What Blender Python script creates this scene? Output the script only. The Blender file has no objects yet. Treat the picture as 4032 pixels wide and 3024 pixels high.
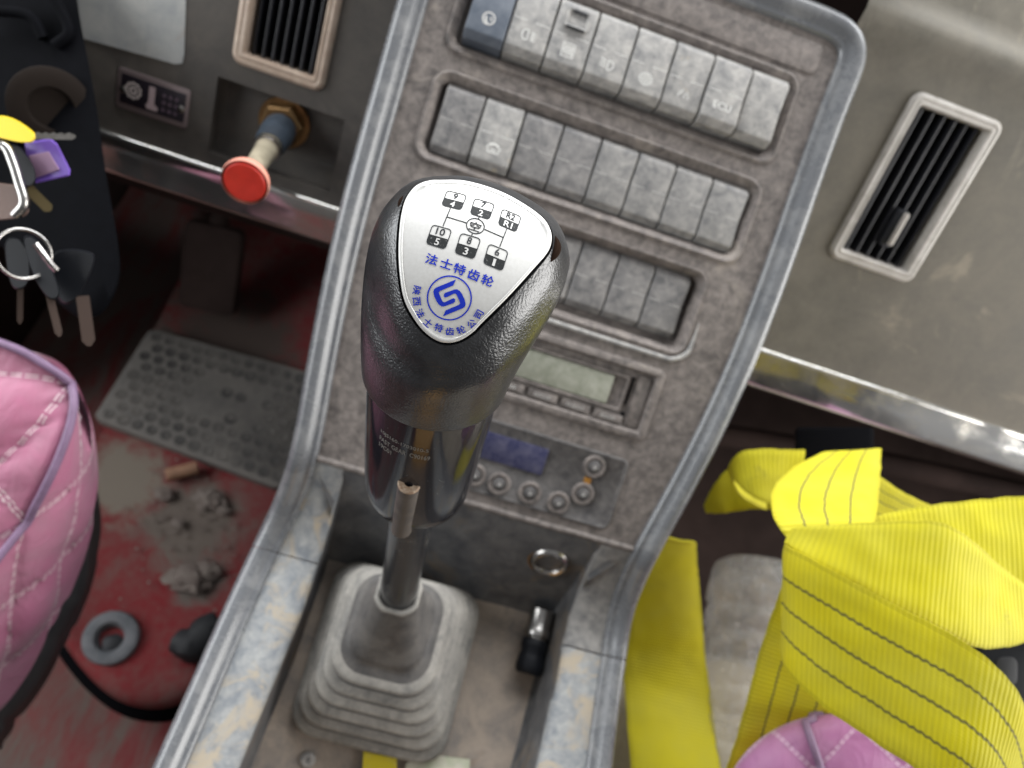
import bpy, bmesh, math, random
from mathutils import Vector, Matrix, noise as mnoise
random.seed(7)
sc = bpy.context.scene
V = Vector
R_ = math.radians

# ------------------------------------------------------------------ camera, light, exposure
CAM = V((.0369, -.3215, .3168))
CR = Matrix(((.94841419, -.2948535, -.11649868),
             (.1991708, .84003556, -.50464964),
             (.24666075, .45541374, .85542785)))
F_PX = 2900.0
cam_d = bpy.data.cameras.new('camera')
cam = bpy.data.objects.new('camera', cam_d)
sc.collection.objects.link(cam)
cam.matrix_world = Matrix.Translation(CAM) @ CR.to_4x4()
cam_d.sensor_width = 36.0
cam_d.lens = F_PX / 4032 * 36
cam_d.clip_start = .01
cam_d.clip_end = 50
cam_d.dof.use_dof = True
cam_d.dof.focus_distance = .226
cam_d.dof.aperture_fstop = 10.5
sc.camera = cam

world = bpy.data.worlds.new('World')
sc.world = world
world.use_nodes = True
bg = world.node_tree.nodes['Background']
bg.inputs[0].default_value = (.97, .98, 1.0, 1)
bg.inputs[1].default_value = .27


def area(name, loc, target, sx, sy, watts, col):
    d = bpy.data.lights.new(name, 'AREA')
    d.shape = 'RECTANGLE'; d.size = sx; d.size_y = sy; d.energy = watts; d.color = col
    o = bpy.data.objects.new(name, d)
    sc.collection.objects.link(o)
    o.location = loc
    o.rotation_euler = (V(target) - V(loc)).to_track_quat('-Z', 'Y').to_euler()
    o['kind'] = 'helper'
    return o


area('windshield_daylight', (.15, .66, .74), (.08, -.1, -.05), 1.8, .66, 34, (.96, .98, 1.0))
area('driver_window_daylight', (-.95, -.20, .30), (.05, -.12, .0), 1.0, .66, 11, (.95, .98, 1.0))
area('passenger_window_daylight', (1.25, -.20, .32), (.1, -.12, .0), 1.0, .70, 17, (1.0, .985, .96))

sc.view_settings.view_transform = 'Standard'
sc.view_settings.look = 'None'
sc.view_settings.exposure = 0.12
sc.view_settings.gamma = 1.0
sc.cycles.use_denoising = True
sc.cycles.max_bounces = 8
sc.cycles.transparent_max_bounces = 12

# ------------------------------------------------------------------ frames of the place
SL = R_(35.7)                      # slope of the switch panel
PU = V((1, 0, 0)); PV = V((0, math.cos(SL), math.sin(SL))); PN = V((0, -math.sin(SL), math.cos(SL)))
DS = R_(56.0)                      # slope of the dashboard
DO = V((0, .1156, .066))
DW = V((0, math.cos(DS), math.sin(DS))); DN = V((0, -math.sin(DS), math.cos(DS)))
FT = R_(10.0)                      # rise of the tray floor
FO = V((0, 0, -.1647)); FN = V((0, -math.sin(FT), math.cos(FT))); FV = V((0, math.cos(FT), math.sin(FT)))


def P(u, v, n=0.0):                # switch panel coordinates -> world
    return PU * u + PV * v + PN * n


def D(x, w, n=0.0):                # dashboard coordinates -> world
    return DO + PU * x + DW * w + DN * n


def ray(px, py):
    return CR @ V(((px - 2016) / F_PX, -(py - 1512) / F_PX, -1.0))


def at(px, py, Z):                 # survey point: photo pixel plus measured depth -> world
    return CAM + ray(px, py) * Z


def on(px, py, O, N):              # survey point on a known surface
    d = ray(px, py)
    return CAM + d * ((O - CAM).dot(N) / d.dot(N))


def dash(px, py, off=0.0):
    p = on(px, py, DO + DN * off, DN) - DO
    return p.x, p.dot(DW)


def onz(px, py, z):
    return on(px, py, V((0, 0, z)), V((0, 0, 1)))


# ------------------------------------------------------------------ object helpers
WORLD = {}


def link(o, parent=None, mw=None):
    sc.collection.objects.link(o)
    mw = mw or Matrix.Identity(4)
    WORLD[o] = mw
    if parent is not None:
        o.parent = parent
        o.matrix_parent_inverse = WORLD[parent].inverted()
    o.matrix_basis = mw
    return o


def thing(name, label, cat, loc=(0, 0, 0), group=None):
    o = bpy.data.objects.new(name, None)
    o.empty_display_size = .01
    link(o, None, Matrix.Translation(V(loc)))
    return tag(o, label, cat, group)


def tag(o, label=None, cat=None, group=None, kind=None):
    if label: o['label'] = label
    if cat: o['category'] = cat
    if group: o['group'] = group
    if kind: o['kind'] = kind
    return o


def mesh_of(name, bm, mats, sharp=38):
    me = bpy.data.meshes.new(name)
    bm.normal_update()
    bm.to_mesh(me)
    bm.free()
    for m in (mats if isinstance(mats, (list, tuple)) else [mats]):
        me.materials.append(m)
    for p in me.polygons:
        p.use_smooth = True
    me.set_sharp_from_angle(angle=R_(sharp))
    return me


def obj(name, bm, mats, parent=None, mw=None, sharp=38):
    o = bpy.data.objects.new(name, mesh_of(name, bm, mats, sharp))
    return link(o, parent, mw)


def struct(name, bm, mats, parent=None, sharp=38):
    o = obj(name, bm, mats, parent, None, sharp)
    if parent is None:
        o['kind'] = 'structure'
    return o


# ------------------------------------------------------------------ mesh helpers
def loft(bm, loops, closed=True, cap0=False, cap1=False, mi=0, uv=None):
    rows = [[bm.verts.new(p) for p in lp] for lp in loops]
    n = len(rows[0])
    lay = bm.loops.layers.uv.verify() if uv else None
    for i in range(len(rows) - 1):
        for j in range(n if closed else n - 1):
            k = (j + 1) % n
            f = bm.faces.new((rows[i][j], rows[i][k], rows[i + 1][k], rows[i + 1][j]))
            f.material_index = mi
            if uv:
                idx = ((i, j), (i, j + 1), (i + 1, j + 1), (i + 1, j))
                for l, (a, b) in zip(f.loops, idx):
                    l[lay].uv = uv(a, b)
    if cap0:
        bm.faces.new(list(reversed(rows[0]))).material_index = mi
    if cap1:
        bm.faces.new(rows[-1]).material_index = mi
    return rows


def rr(u0, u1, v0, v1, r, seg=5):
    pts = []
    for cx, cy, a0 in ((u1 - r, v1 - r, 0), (u0 + r, v1 - r, 90), (u0 + r, v0 + r, 180), (u1 - r, v0 + r, 270)):
        for k in range(seg + 1):
            a = R_(a0 + 90 * k / seg)
            pts.append((cx + r * math.cos(a), cy + r * math.sin(a)))
    return pts


def rrl(fr, u0, u1, v0, v1, r, n, seg=5):
    return [fr(u, v, n) for u, v in rr(u0, u1, v0, v1, max(r, .0002), seg)]


def block(fr, u0, u1, v0, v1, n0, n1, r=.001, bev=.0006, bm=None, mi=0, seg=3):
    """rounded slab standing on frame fr from n0 to n1 with a softened top edge"""
    bm = bm or bmesh.new()
    s = 1 if n1 > n0 else -1
    b = min(bev, abs(n1 - n0) * .5, (u1 - u0) * .3, (v1 - v0) * .3)
    loft(bm, [rrl(fr, u0, u1, v0, v1, r, n0, seg), rrl(fr, u0, u1, v0, v1, r, n1 - s * b, seg),
              rrl(fr, u0 + b * .3, u1 - b * .3, v0 + b * .3, v1 - b * .3, max(r - b * .3, .0002), n1 - s * b * .3, seg),
              rrl(fr, u0 + b, u1 - b, v0 + b, v1 - b, max(r - b, .0002), n1, seg)], cap1=True, cap0=True, mi=mi)
    return bm


def catmull(pts, n, closed=False):
    pts = [V(p) for p in pts]
    m = len(pts)
    out = []
    segs = m if closed else m - 1
    for i in range(n):
        t = i / (n if closed else n - 1) * segs
        k = min(int(t), segs - 1)
        f = t - k
        if closed:
            a, b, c, d = pts[(k - 1) % m], pts[k], pts[(k + 1) % m], pts[(k + 2) % m]
        else:
            b, c = pts[k], pts[k + 1]
            a = pts[k - 1] if k > 0 else b * 2 - c
            d = pts[k + 2] if k + 2 < m else c * 2 - b
        out.append(.5 * ((2 * b) + (c - a) * f + (2 * a - 5 * b + 4 * c - d) * f * f + (3 * b - a - 3 * c + d) * f ** 3))
    return out


def tube(bm, path, r, seg=10, closed=False, caps=True, mi=0):
    path = [V(p) for p in path]
    n = len(path)
    rad = r if isinstance(r, (list, tuple)) else [r] * n
    up = V((.31, .52, .79)).normalized()
    loops = []
    for i, p in enumerate(path):
        if closed:
            t = path[(i + 1) % n] - path[i - 1]
        else:
            t = path[min(i + 1, n - 1)] - path[max(i - 1, 0)]
        t.normalize()
        a = (up - t * up.dot(t)).normalized()
        up = a
        b = t.cross(a)
        loops.append([p + (a * math.cos(2 * math.pi * k / seg) + b * math.sin(2 * math.pi * k / seg)) * rad[i] for k in range(seg)])
    if closed:
        loops.append(loops[0])
        loft(bm, loops, mi=mi)
        bmesh.ops.remove_doubles(bm, verts=bm.verts, dist=1e-7)
    else:
        loft(bm, loops, cap0=caps, cap1=caps, mi=mi)
    return bm


def basis(a):
    a = V(a).normalized()
    h = V((1, 0, 0)) if abs(a.x) < .8 else V((0, 1, 0))
    e1 = (h - a * h.dot(a)).normalized()
    return a, e1, a.cross(e1)


def lathe(bm, O, A, prof, seg=32, cap0=True, cap1=True, mi=0):
    """prof: list of (along, radius)"""
    a, e1, e2 = basis(A)
    O = V(O)
    loft(bm, [[O + a * h + (e1 * math.cos(2 * math.pi * k / seg) + e2 * math.sin(2 * math.pi * k / seg)) * r for k in range(seg)]
              for h, r in prof], cap0=cap0, cap1=cap1, mi=mi)
    return bm


def lump(bm, c, r, seed=0, squash=(1, 1, 1), amp=.35, sub=2, freq=1.6):
    g = bmesh.ops.create_icosphere(bm, subdivisions=sub, radius=1.0)
    for v in g['verts']:
        d = v.co.normalized()
        k = 1 + amp * mnoise.noise(d * freq + V((seed * 3.1, seed * 1.7, seed * .9)))
        v.co = V(c) + V((d.x * squash[0], d.y * squash[1], d.z * squash[2])) * r * k
    return bm


def ribbon(pairs, thick=.0016, nl=48, nw=12, bow=0.0, bm=None):
    """webbing between two edge curves given as [(edge_a, edge_b), ...] world points"""
    bm = bm or bmesh.new()
    A = catmull([p[0] for p in pairs], nl)
    B = catmull([p[1] for p in pairs], nl)
    L = [0.0]
    for i in range(1, nl):
        L.append(L[-1] + ((A[i] + B[i]) * .5 - (A[i - 1] + B[i - 1]) * .5).length)
    top, bot = [], []
    for i in range(nl):
        t = (A[min(i + 1, nl - 1)] + B[min(i + 1, nl - 1)] - A[max(i - 1, 0)] - B[max(i - 1, 0)]).normalized()
        n = (B[i] - A[i]).cross(t).normalized()
        if n.dot(CAM - A[i]) < 0:
            n = -n
        ra, rb = [], []
        for j in range(nw + 1):
            s = j / nw
            p = A[i].lerp(B[i], s) + n * bow * math.sin(math.pi * s)
            p = p + n * .0022 * mnoise.noise(p * 22) + n * .0007 * mnoise.noise(p * 85) + (B[i] - A[i]).normalized() * .0006 * mnoise.noise(p * 160)
            e = min(1.0, min(s, 1 - s) * 14 + .35)
            ra.append(p + n * thick * .5 * e)
            rb.append(p - n * thick * .5 * e)
        top.append(ra); bot.append(rb)
    loops = [a + list(reversed(b)) for a, b in zip(top, bot)]
    m = nw + 1

    def uv(i, j):
        j = j % (2 * m)
        s = j / nw if j < m else (2 * m - 1 - j) / nw
        return (L[i] / .05, s)
    loft(bm, loops, closed=True, cap0=True, cap1=True, uv=uv)
    return bm


# ------------------------------------------------------------------ materials
def nodes_of(m):
    m.use_nodes = True
    nt = m.node_tree
    return nt, nt.nodes['Principled BSDF']


def srgb(r, g, b):
    f = lambda c: (c / 255 / 12.92) if c / 255 <= .04045 else ((c / 255 + .055) / 1.055) ** 2.4
    return (f(r), f(g), f(b), 1)


def add_noise(nt, scale, detail=6, rough=.6, vec=None, dist=0):
    t = nt.nodes.new('ShaderNodeTexNoise')
    t.inputs['Scale'].default_value = scale
    t.inputs['Detail'].default_value = detail
    t.inputs['Roughness'].default_value = rough
    t.inputs['Distortion'].default_value = dist
    if vec is not None:
        nt.links.new(vec, t.inputs['Vector'])
    return t.outputs['Fac']


def ramp(nt, fac, lo, hi, a=(0, 0, 0, 1), b=(1, 1, 1, 1)):
    r = nt.nodes.new('ShaderNodeValToRGB')
    r.color_ramp.elements[0].position = lo; r.color_ramp.elements[1].position = hi
    r.color_ramp.elements[0].color = a; r.color_ramp.elements[1].color = b
    nt.links.new(fac, r.inputs[0])
    return r.outputs[0]


def mix(nt, fac, a, b):
    n = nt.nodes.new('ShaderNodeMix')
    n.data_type = 'RGBA'
    for s, val in ((n.inputs['Factor'], fac), (n.inputs[6], a), (n.inputs[7], b)):
        if hasattr(val, 'node'):
            nt.links.new(val, s)
        else:
            s.default_value = val
    return n.outputs[2]


def math_n(nt, op, a, b=None, c=None):
    n = nt.nodes.new('ShaderNodeMath')
    n.operation = op
    for s, val in zip(n.inputs, (a, b, c)):
        if val is None:
            continue
        if hasattr(val, 'node'):
            nt.links.new(val, s)
        else:
            s.default_value = val
    return n.outputs[0]


def bump(nt, bsdf, h, strength, dist=.001):
    b = nt.nodes.new('ShaderNodeBump')
    b.inputs['Strength'].default_value = strength
    b.inputs['Distance'].default_value = dist
    nt.links.new(h, b.inputs['Height'])
    nt.links.new(b.outputs[0], bsdf.inputs['Normal'])


def position(nt):
    return nt.nodes.new('ShaderNodeNewGeometry').outputs['Position']


def dusty(name, base, dust, lo=.4, hi=.65, scale=90, rough=.55, rough_dust=.85, fine=.25, bumps=.15, bump_scale=1400,
          stain=None, stain_lo=.58, stain_hi=.68, stain_scale=22, spec=.4, stretch=None, patches=()):
    """plastic with a film of dust in cloudy patches, fine grain and, if given, stains with their own outline"""
    m = bpy.data.materials.new(name)
    nt, b = nodes_of(m)
    pos = position(nt)
    if stretch:
        mp = nt.nodes.new('ShaderNodeMapping')
        mp.inputs['Scale'].default_value = stretch
        nt.links.new(pos, mp.inputs['Vector'])
        pos = mp.outputs[0]
    cloud = ramp(nt, add_noise(nt, scale, 9, .68, pos, .4), lo, hi)
    grain = ramp(nt, add_noise(nt, scale * 11, 4, .7, pos), .35, .7)
    fac = math_n(nt, 'MULTIPLY_ADD', grain, fine, math_n(nt, 'MULTIPLY', cloud, 1 - fine * .5))
    fac = math_n(nt, 'MINIMUM', fac, 1.0)
    col = mix(nt, fac, base, dust)
    if stain:
        sm = ramp(nt, add_noise(nt, stain_scale, 8, .65, pos, .8), stain_lo, stain_hi)
        col = mix(nt, sm, col, stain)
    for c, r, pc_ in patches:          # a mud patch lies at a known spot on the floor, with a ragged outline
        vd = nt.nodes.new('ShaderNodeVectorMath'); vd.operation = 'DISTANCE'
        nt.links.new(pos, vd.inputs[0]); vd.inputs[1].default_value = tuple(c)
        dd = math_n(nt, 'DIVIDE', vd.outputs['Value'], r)
        dd = math_n(nt, 'ADD', dd, math_n(nt, 'MULTIPLY_ADD', add_noise(nt, 38, 8, .7, pos, .5), 1.5, -.75))
        col = mix(nt, ramp(nt, dd, .55, .95, (1, 1, 1, 1), (0, 0, 0, 1)), col, pc_)
    nt.links.new(col, b.inputs['Base Color'])
    rg = math_n(nt, 'MULTIPLY_ADD', fac, rough_dust - rough, rough)
    nt.links.new(rg, b.inputs['Roughness'])
    b.inputs['Specular IOR Level'].default_value = spec
    bump(nt, b, add_noise(nt, bump_scale, 3, .6, pos), bumps, .0006)
    return m


def plain(name, col, rough=.5, metal=0.0, spec=.5, bumps=0, bump_scale=800, coat=0, var=.0, var_scale=120):
    m = bpy.data.materials.new(name)
    nt, b = nodes_of(m)
    b.inputs['Roughness'].default_value = rough
    b.inputs['Metallic'].default_value = metal
    b.inputs['Specular IOR Level'].default_value = spec
    b.inputs['Coat Weight'].default_value = coat
    pos = position(nt)
    if var:
        f = ramp(nt, add_noise(nt, var_scale, 7, .65, pos), .35, .7)
        c2 = tuple(c * (1 - var) for c in col[:3]) + (1,)
        nt.links.new(mix(nt, f, c2, col), b.inputs['Base Color'])
    else:
        b.inputs['Base Color'].default_value = col
    if bumps:
        bump(nt, b, add_noise(nt, bump_scale, 4, .6, pos), bumps, .0005)
    return m


M = {}
M['panel'] = dusty('dusty_panel_plastic', (.060, .052, .049, 1), (.250, .217, .197, 1), .34, .74, 170, stain=(.27, .235, .205, 1), stain_lo=.60, stain_hi=.72, stain_scale=28)
M['switch'] = dusty('dusty_switch_plastic', (.125, .126, .130, 1), (.42, .402, .375, 1), .30, .70, 150, rough=.45, stain=(.44, .37, .27, 1), stain_lo=.66, stain_hi=.74, stain_scale=40)
M['switch_dark'] = dusty('dusty_dark_switch_plastic', (.080, .080, .084, 1), (.29, .275, .262, 1), .34, .72, 150, rough=.45)
M['switch_mid'] = dusty('dusty_mid_switch_plastic', (.098, .099, .103, 1), (.335, .320, .300, 1), .32, .72, 150, rough=.45)
M['switch_clean'] = dusty('wiped_switch_plastic', (.085, .10, .125, 1), (.16, .175, .20, 1), .40, .8, 60, rough=.35, fine=.1)
M['recess'] = plain('dark_recess_plastic', (.018, .018, .02, 1), .6)
M['rim'] = dusty('rim_plastic', (.120, .125, .134, 1), (.27, .268, .262, 1), .46, .92, 60, rough=.24, rough_dust=.5, fine=.12, bumps=.06, spec=.8)
M['flange'] = dusty('muddy_flange_plastic', (.16, .175, .195, 1), (.36, .36, .345, 1), .38, .68, 130, rough=.5, stain=(.37, .315, .24, 1), stain_lo=.52, stain_hi=.62, stain_scale=36)
M['wall'] = dusty('tray_wall_plastic', (.058, .06, .066, 1), (.16, .155, .15, 1), .38, .75, 70, stain=(.17, .13, .09, 1), stain_lo=.55, stain_hi=.7, stain_scale=18)
M['floor_tray'] = dusty('dusty_tray_floor', (.16, .15, .145, 1), (.36, .30, .245, 1), .32, .62, 45, rough=.7, stain=(.22, .15, .10, 1), stain_lo=.62, stain_hi=.72, stain_scale=18)
M['boot'] = dusty('dusty_boot_rubber', (.10, .098, .094, 1), (.34, .32, .285, 1), .28, .72, 60, rough=.6, rough_dust=.8, bumps=.2, bump_scale=900)
M['boot_bare_shaded'] = dusty('bare_shaded_boot_rubber', (.050, .048, .048, 1), (.155, .142, .128, 1), .36, .80, 70, rough=.5, rough_dust=.75, bumps=.2, bump_scale=900)
M['dash_r'] = dusty('dusty_dashboard_plastic', (.105, .096, .076, 1), (.205, .185, .150, 1), .34, .74, 22, rough=.5, bumps=.3, bump_scale=1500, stain=(.30, .262, .20, 1), stain_lo=.60, stain_hi=.72, stain_scale=16, fine=.22)
M['dash_l'] = dusty('dark_dashboard_plastic', (.060, .054, .049, 1), (.115, .102, .088, 1), .38, .75, 40, rough=.5, bumps=.3, bump_scale=1500, fine=.15)
M['vent_frame'] = dusty('vent_frame_plastic', (.42, .32, .25, 1), (.62, .52, .42, 1), .4, .7, 60, rough=.3, rough_dust=.5, fine=.1, bumps=.03)
M['vent_frame_r'] = dusty('pale_vent_frame_plastic', (.44, .41, .37, 1), (.62, .59, .55, 1), .4, .7, 60, rough=.25, rough_dust=.45, fine=.1, bumps=.03)
M['slat'] = plain('black_slat_plastic', (.020, .021, .026, 1), .35)
M['void'] = plain('duct_and_shadow_black', (.004, .004, .005, 1), .9, spec=.04)
M['leather'] = None
M['notch'] = plain('dirty_gap', (.020, .011, .007, 1), .9, spec=.05)
M['sleeve'] = None
M['trim'] = dusty('polished_trim', (.74, .73, .71, 1), (.60, .57, .50, 1), .42, .7, 35, rough=.08, rough_dust=.30, fine=.08, bumps=.01)
for n in ('trim',):
    M[n].node_tree.nodes['Principled BSDF'].inputs['Metallic'].default_value = .92
M['chrome'] = plain('chrome', (.50, .48, .46, 1), .26, 1.0, var=.35, var_scale=200)
M['steel'] = plain('worn_steel', (.45, .43, .40, 1), .32, 1.0, var=.4, var_scale=300)
M['brass'] = plain('tarnished_brass', (.36, .22, .10, 1), .42, .9, var=.45, var_scale=160)
M['red'] = plain('red_knob_plastic', (.66, .040, .024, 1), .42, var=.25, var_scale=90, bumps=.15)
M['red_rim'] = plain('worn_red_rim', (.72, .30, .22, 1), .5)
M['ivory'] = plain('greased_ivory_stem', (.50, .44, .32, 1), .3, coat=.3, var=.4, var_scale=130)
M['blue_grey'] = plain('blue_grey_collar', (.055, .072, .095, 1), .35, var=.4)
M['black'] = plain('black_plastic', (.008, .009, .012, 1), .45, var=.2, spec=.22)
M['column'] = plain('matt_black_shroud', (.0026, .0028, .0042, 1), .8, var=.3, spec=.07, bumps=.15)
M['black_soft'] = plain('black_rubber', (.02, .021, .024, 1), .65, bumps=.2)
M['mark'] = plain('pale_switch_print', (.56, .55, .52, 1), .7)
M['mark_faint'] = plain('faint_switch_print', (.42, .41, .39, 1), .7)
M['ink'] = None


def mark_materials():
    # leather-grained knob skin
    m = bpy.data.materials.new('grained_black_leatherette')
    nt, b = nodes_of(m)
    pos = position(nt)
    f = ramp(nt, add_noise(nt, 160, 6, .65, pos), .35, .75)
    nt.links.new(mix(nt, f, (.010, .0105, .012, 1), (.030, .031, .034, 1)), b.inputs['Base Color'])
    v = nt.nodes.new('ShaderNodeTexVoronoi')
    v.feature = 'SMOOTH_F1'
    v.inputs['Scale'].default_value = 1450
    wv = nt.nodes.new('ShaderNodeVectorMath'); wv.operation = 'MULTIPLY_ADD'
    nz = nt.nodes.new('ShaderNodeTexNoise'); nz.inputs['Scale'].default_value = 300
    nt.links.new(pos, nz.inputs['Vector'])
    nt.links.new(nz.outputs['Color'], wv.inputs[0]); wv.inputs[1].default_value = (.0022, .0022, .0022)
    nt.links.new(pos, wv.inputs[2])
    nt.links.new(wv.outputs[0], v.inputs['Vector'])
    nt.links.new(pos, nz.inputs['Vector'])
    h = math_n(nt, 'ADD', v.outputs['Distance'], math_n(nt, 'MULTIPLY', add_noise(nt, 420, 3, .5, pos), .30))
    bump(nt, b, h, .42, .00034)
    b.inputs['Roughness'].default_value = .30
    b.inputs['Specular IOR Level'].default_value = .8
    b.inputs['Coat Weight'].default_value = .30
    b.inputs['Coat Roughness'].default_value = .24
    M['leather'] = m
    # gloss sleeve with scratches and dust specks
    m = bpy.data.materials.new('gloss_black_sleeve')
    nt, b = nodes_of(m)
    pos = position(nt)
    sp = ramp(nt, add_noise(nt, 1500, 2, .6, pos), .70, .76)
    pt = ramp(nt, add_noise(nt, 60, 4, .6, pos), .42, .62)
    fac = math_n(nt, 'MULTIPLY', sp, pt)
    nt.links.new(mix(nt, fac, (.012, .012, .016, 1), (.30, .29, .30, 1)), b.inputs['Base Color'])
    nt.links.new(math_n(nt, 'MULTIPLY_ADD', fac, .5, math_n(nt, 'MULTIPLY_ADD', add_noise(nt, 90, 5, .6, pos), .10, .05)), b.inputs['Roughness'])
    b.inputs['Specular IOR Level'].default_value = .6
    M['sleeve'] = m
    # satin printed plate
    m = bpy.data.materials.new('satin_silver_plate')
    nt, b = nodes_of(m)
    pos = position(nt)
    f = ramp(nt, add_noise(nt, 900, 4, .6, pos), .35, .7)
    nt.links.new(mix(nt, f, (.70, .69, .66, 1), (.76, .75, .725, 1)), b.inputs['Base Color'])
    b.inputs['Metallic'].default_value = .28
    nt.links.new(math_n(nt, 'MULTIPLY_ADD', add_noise(nt, 500, 4, .6, pos), .12, .36), b.inputs['Roughness'])
    M['plate'] = m
    # worn black print
    m = bpy.data.materials.new('worn_black_print')
    nt, b = nodes_of(m)
    pos = position(nt)
    f = ramp(nt, add_noise(nt, 1900, 4, .7, pos), .62, .70)
    nt.links.new(mix(nt, f, (.022, .024, .024, 1), (.34, .34, .33, 1)), b.inputs['Base Color'])
    b.inputs['Roughness'].default_value = .5
    b.inputs['Specular IOR Level'].default_value = .25
    M['ink'] = m
    M['ink_line'] = plain('black_line_print', (.035, .038, .042, 1), .6, spec=.15)
    M['blue_ink'] = plain('blue_print', (.012, .035, .50, 1), .55, spec=.2)
    M['grey_ink'] = plain('grey_part_number_print', (.20, .195, .18, 1), .6)


mark_materials()


# ------------------------------------------------------------------ text
def text_polys(s, size=1.0, bold=0.0, align='CENTER'):
    cu = bpy.data.curves.new('lettering', 'FONT')
    cu.body = s
    cu.size = size
    cu.align_x = align
    cu.offset = bold
    cu.resolution_u = 3
    o = bpy.data.objects.new('lettering', cu)
    sc.collection.objects.link(o)
    bpy.context.view_layer.update()
    me = bpy.data.meshes.new_from_object(o.evaluated_get(bpy.context.evaluated_depsgraph_get()))
    vs = [(v.co.x, v.co.y) for v in me.vertices]
    fs = [list(p.vertices) for p in me.polygons]
    bpy.data.objects.remove(o)
    bpy.data.meshes.remove(me)
    bpy.data.curves.remove(cu)
    return vs, fs


def add_flat(bm, vs, fs, fn, mi=0):
    vv = [bm.verts.new(fn(x, y)) for x, y in vs]
    for f in fs:
        try:
            bm.faces.new([vv[i] for i in f]).material_index = mi
        except ValueError:
            pass


def box2(vs):
    xs = [v[0] for v in vs]; ys = [v[1] for v in vs]
    return min(xs), max(xs), min(ys), max(ys)


def stroke(pts, w, closed=False):
    """flat strip polygon quads along 2d points"""
    pts = [V((p[0], p[1])) for p in pts]
    n = len(pts)
    vs, fs = [], []
    for i, p in enumerate(pts):
        if closed:
            t = pts[(i + 1) % n] - pts[i - 1]
        else:
            t = pts[min(i + 1, n - 1)] - pts[max(i - 1, 0)]
        t.normalize()
        q = V((-t.y, t.x)) * w * .5
        vs += [tuple(p + q), tuple(p - q)]
    for i in range(n if closed else n - 1):
        k = (i + 1) % n
        fs.append([2 * i, 2 * i + 1, 2 * k + 1, 2 * k])
    return vs, fs


def arc(cx, cy, rx, ry, a0, a1, n=20):
    return [(cx + rx * math.cos(R_(a0 + (a1 - a0) * i / (n - 1))), cy + ry * math.sin(R_(a0 + (a1 - a0) * i / (n - 1)))) for i in range(n)]


# ================================================================== THE SETTING
# ---- dashboard: one extruded profile, dark on the driver's side, olive on the passenger's side
def dash_profile(drop):
    """(y, z) from the bottom return up over the face, the ridge and the top"""
    pts = []
    b0 = D(0, -.186, 0)
    pts += [(b0.y + .10, b0.z - .01), (b0.y + .012, b0.z - .002)]
    for w, n in ((-.188, 0), (-.15, .001), (-.10, .0005), (-.04, 0), (.012, .001), (.024, .0035), (.031, .0045)):
        q = D(0, w, n); pts.append((q.y, q.z))
    q = D(0, .031, .0045)
    pts += [(q.y + .012, q.z + .004), (q.y + .030, q.z + .012), (q.y + .07, q.z + .030), (q.y + .16, q.z + .055), (q.y + .34, q.z + .06)]
    return pts


def dash_mesh(x0, x1, holes, n=2):
    """face with rectangular openings cut for the vents and the valve pocket"""
    bm = bmesh.new()
    pr = dash_profile(0)
    ws = {}
    xs = sorted({x0, x1} | {h[0] for h in holes} | {h[1] for h in holes})
    # flat face rows: cut at the hole heights
    face_w = [-.188] + sorted({h[2] for h in holes} | {h[3] for h in holes}) + [.012]
    rows = []
    b0 = D(0, -.186, 0)
    rows.append((b0.y + .10, b0.z - .01)); rows.append((b0.y + .012, b0.z - .002))
    for w in face_w:
        q = D(0, w, 0); rows.append((q.y, q.z))
    for w, nn in ((.020, .0018), (.027, .0038), (.033, .0048)):
        q = D(0, w, nn); rows.append((q.y, q.z))
    q = D(0, .033, .0048)
    rows += [(q.y + .004, q.z + .0030), (q.y + .010, q.z + .0046), (q.y + .017, q.z + .0062), (q.y + .021, q.z + .0100), (q.y + .040, q.z + .030), (q.y + .066, q.z + .052), (q.y + .14, q.z + .075), (q.y + .34, q.z + .08)]
    grid = [[bm.verts.new((x, y, z)) for x in xs] for y, z in rows]
    for i in range(len(rows) - 1):
        for j in range(len(xs) - 1):
            xm = (xs[j] + xs[j + 1]) / 2
            if 2 <= i < 2 + len(face_w) - 1:
                wm = (face_w[i - 2] + face_w[i - 1]) / 2
                if any(h[0] < xm < h[1] and h[2] < wm < h[3] for h in holes):
                    continue
            bm.faces.new((grid[i][j], grid[i][j + 1], grid[i + 1][j + 1], grid[i + 1][j]))
    return bm


VL = (-.1361, -.0789, -.1175, -.004)     # vent beside the parking valve
VR = (.2770, .3395, -.1090, .0020)       # vent on the passenger side
PK = (-.1440, -.0610, -.1790, -.1300)    # pocket for the parking valve


def inset(h, d):
    return (h[0] + d, h[1] - d, h[2] + d, h[3] - d)


struct('dashboard_driver_side', dash_mesh(-.75, -.030, [inset(VL, .004), PK]), M['dash_l'], sharp=50)
struct('dashboard_passenger_side', dash_mesh(.222, .95, [inset(VR, .004)]), M['dash_r'], sharp=50)
# valve pocket (five faces behind the opening)
bm = bmesh.new()
x0, x1, w0, w1 = PK
loft(bm, [rrl(D, x0 - .0005, x1 + .0005, w0 - .0005, w1 + .0005, .001, -.0006), rrl(D, x0, x1, w0, w1, .001, -.010), rrl(D, x0 + .003, x1 - .003, w0 + .012, w1 - .002, .002, -.0135)], cap1=True)
struct('valve_pocket', bm, M['dash_l'])


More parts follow.
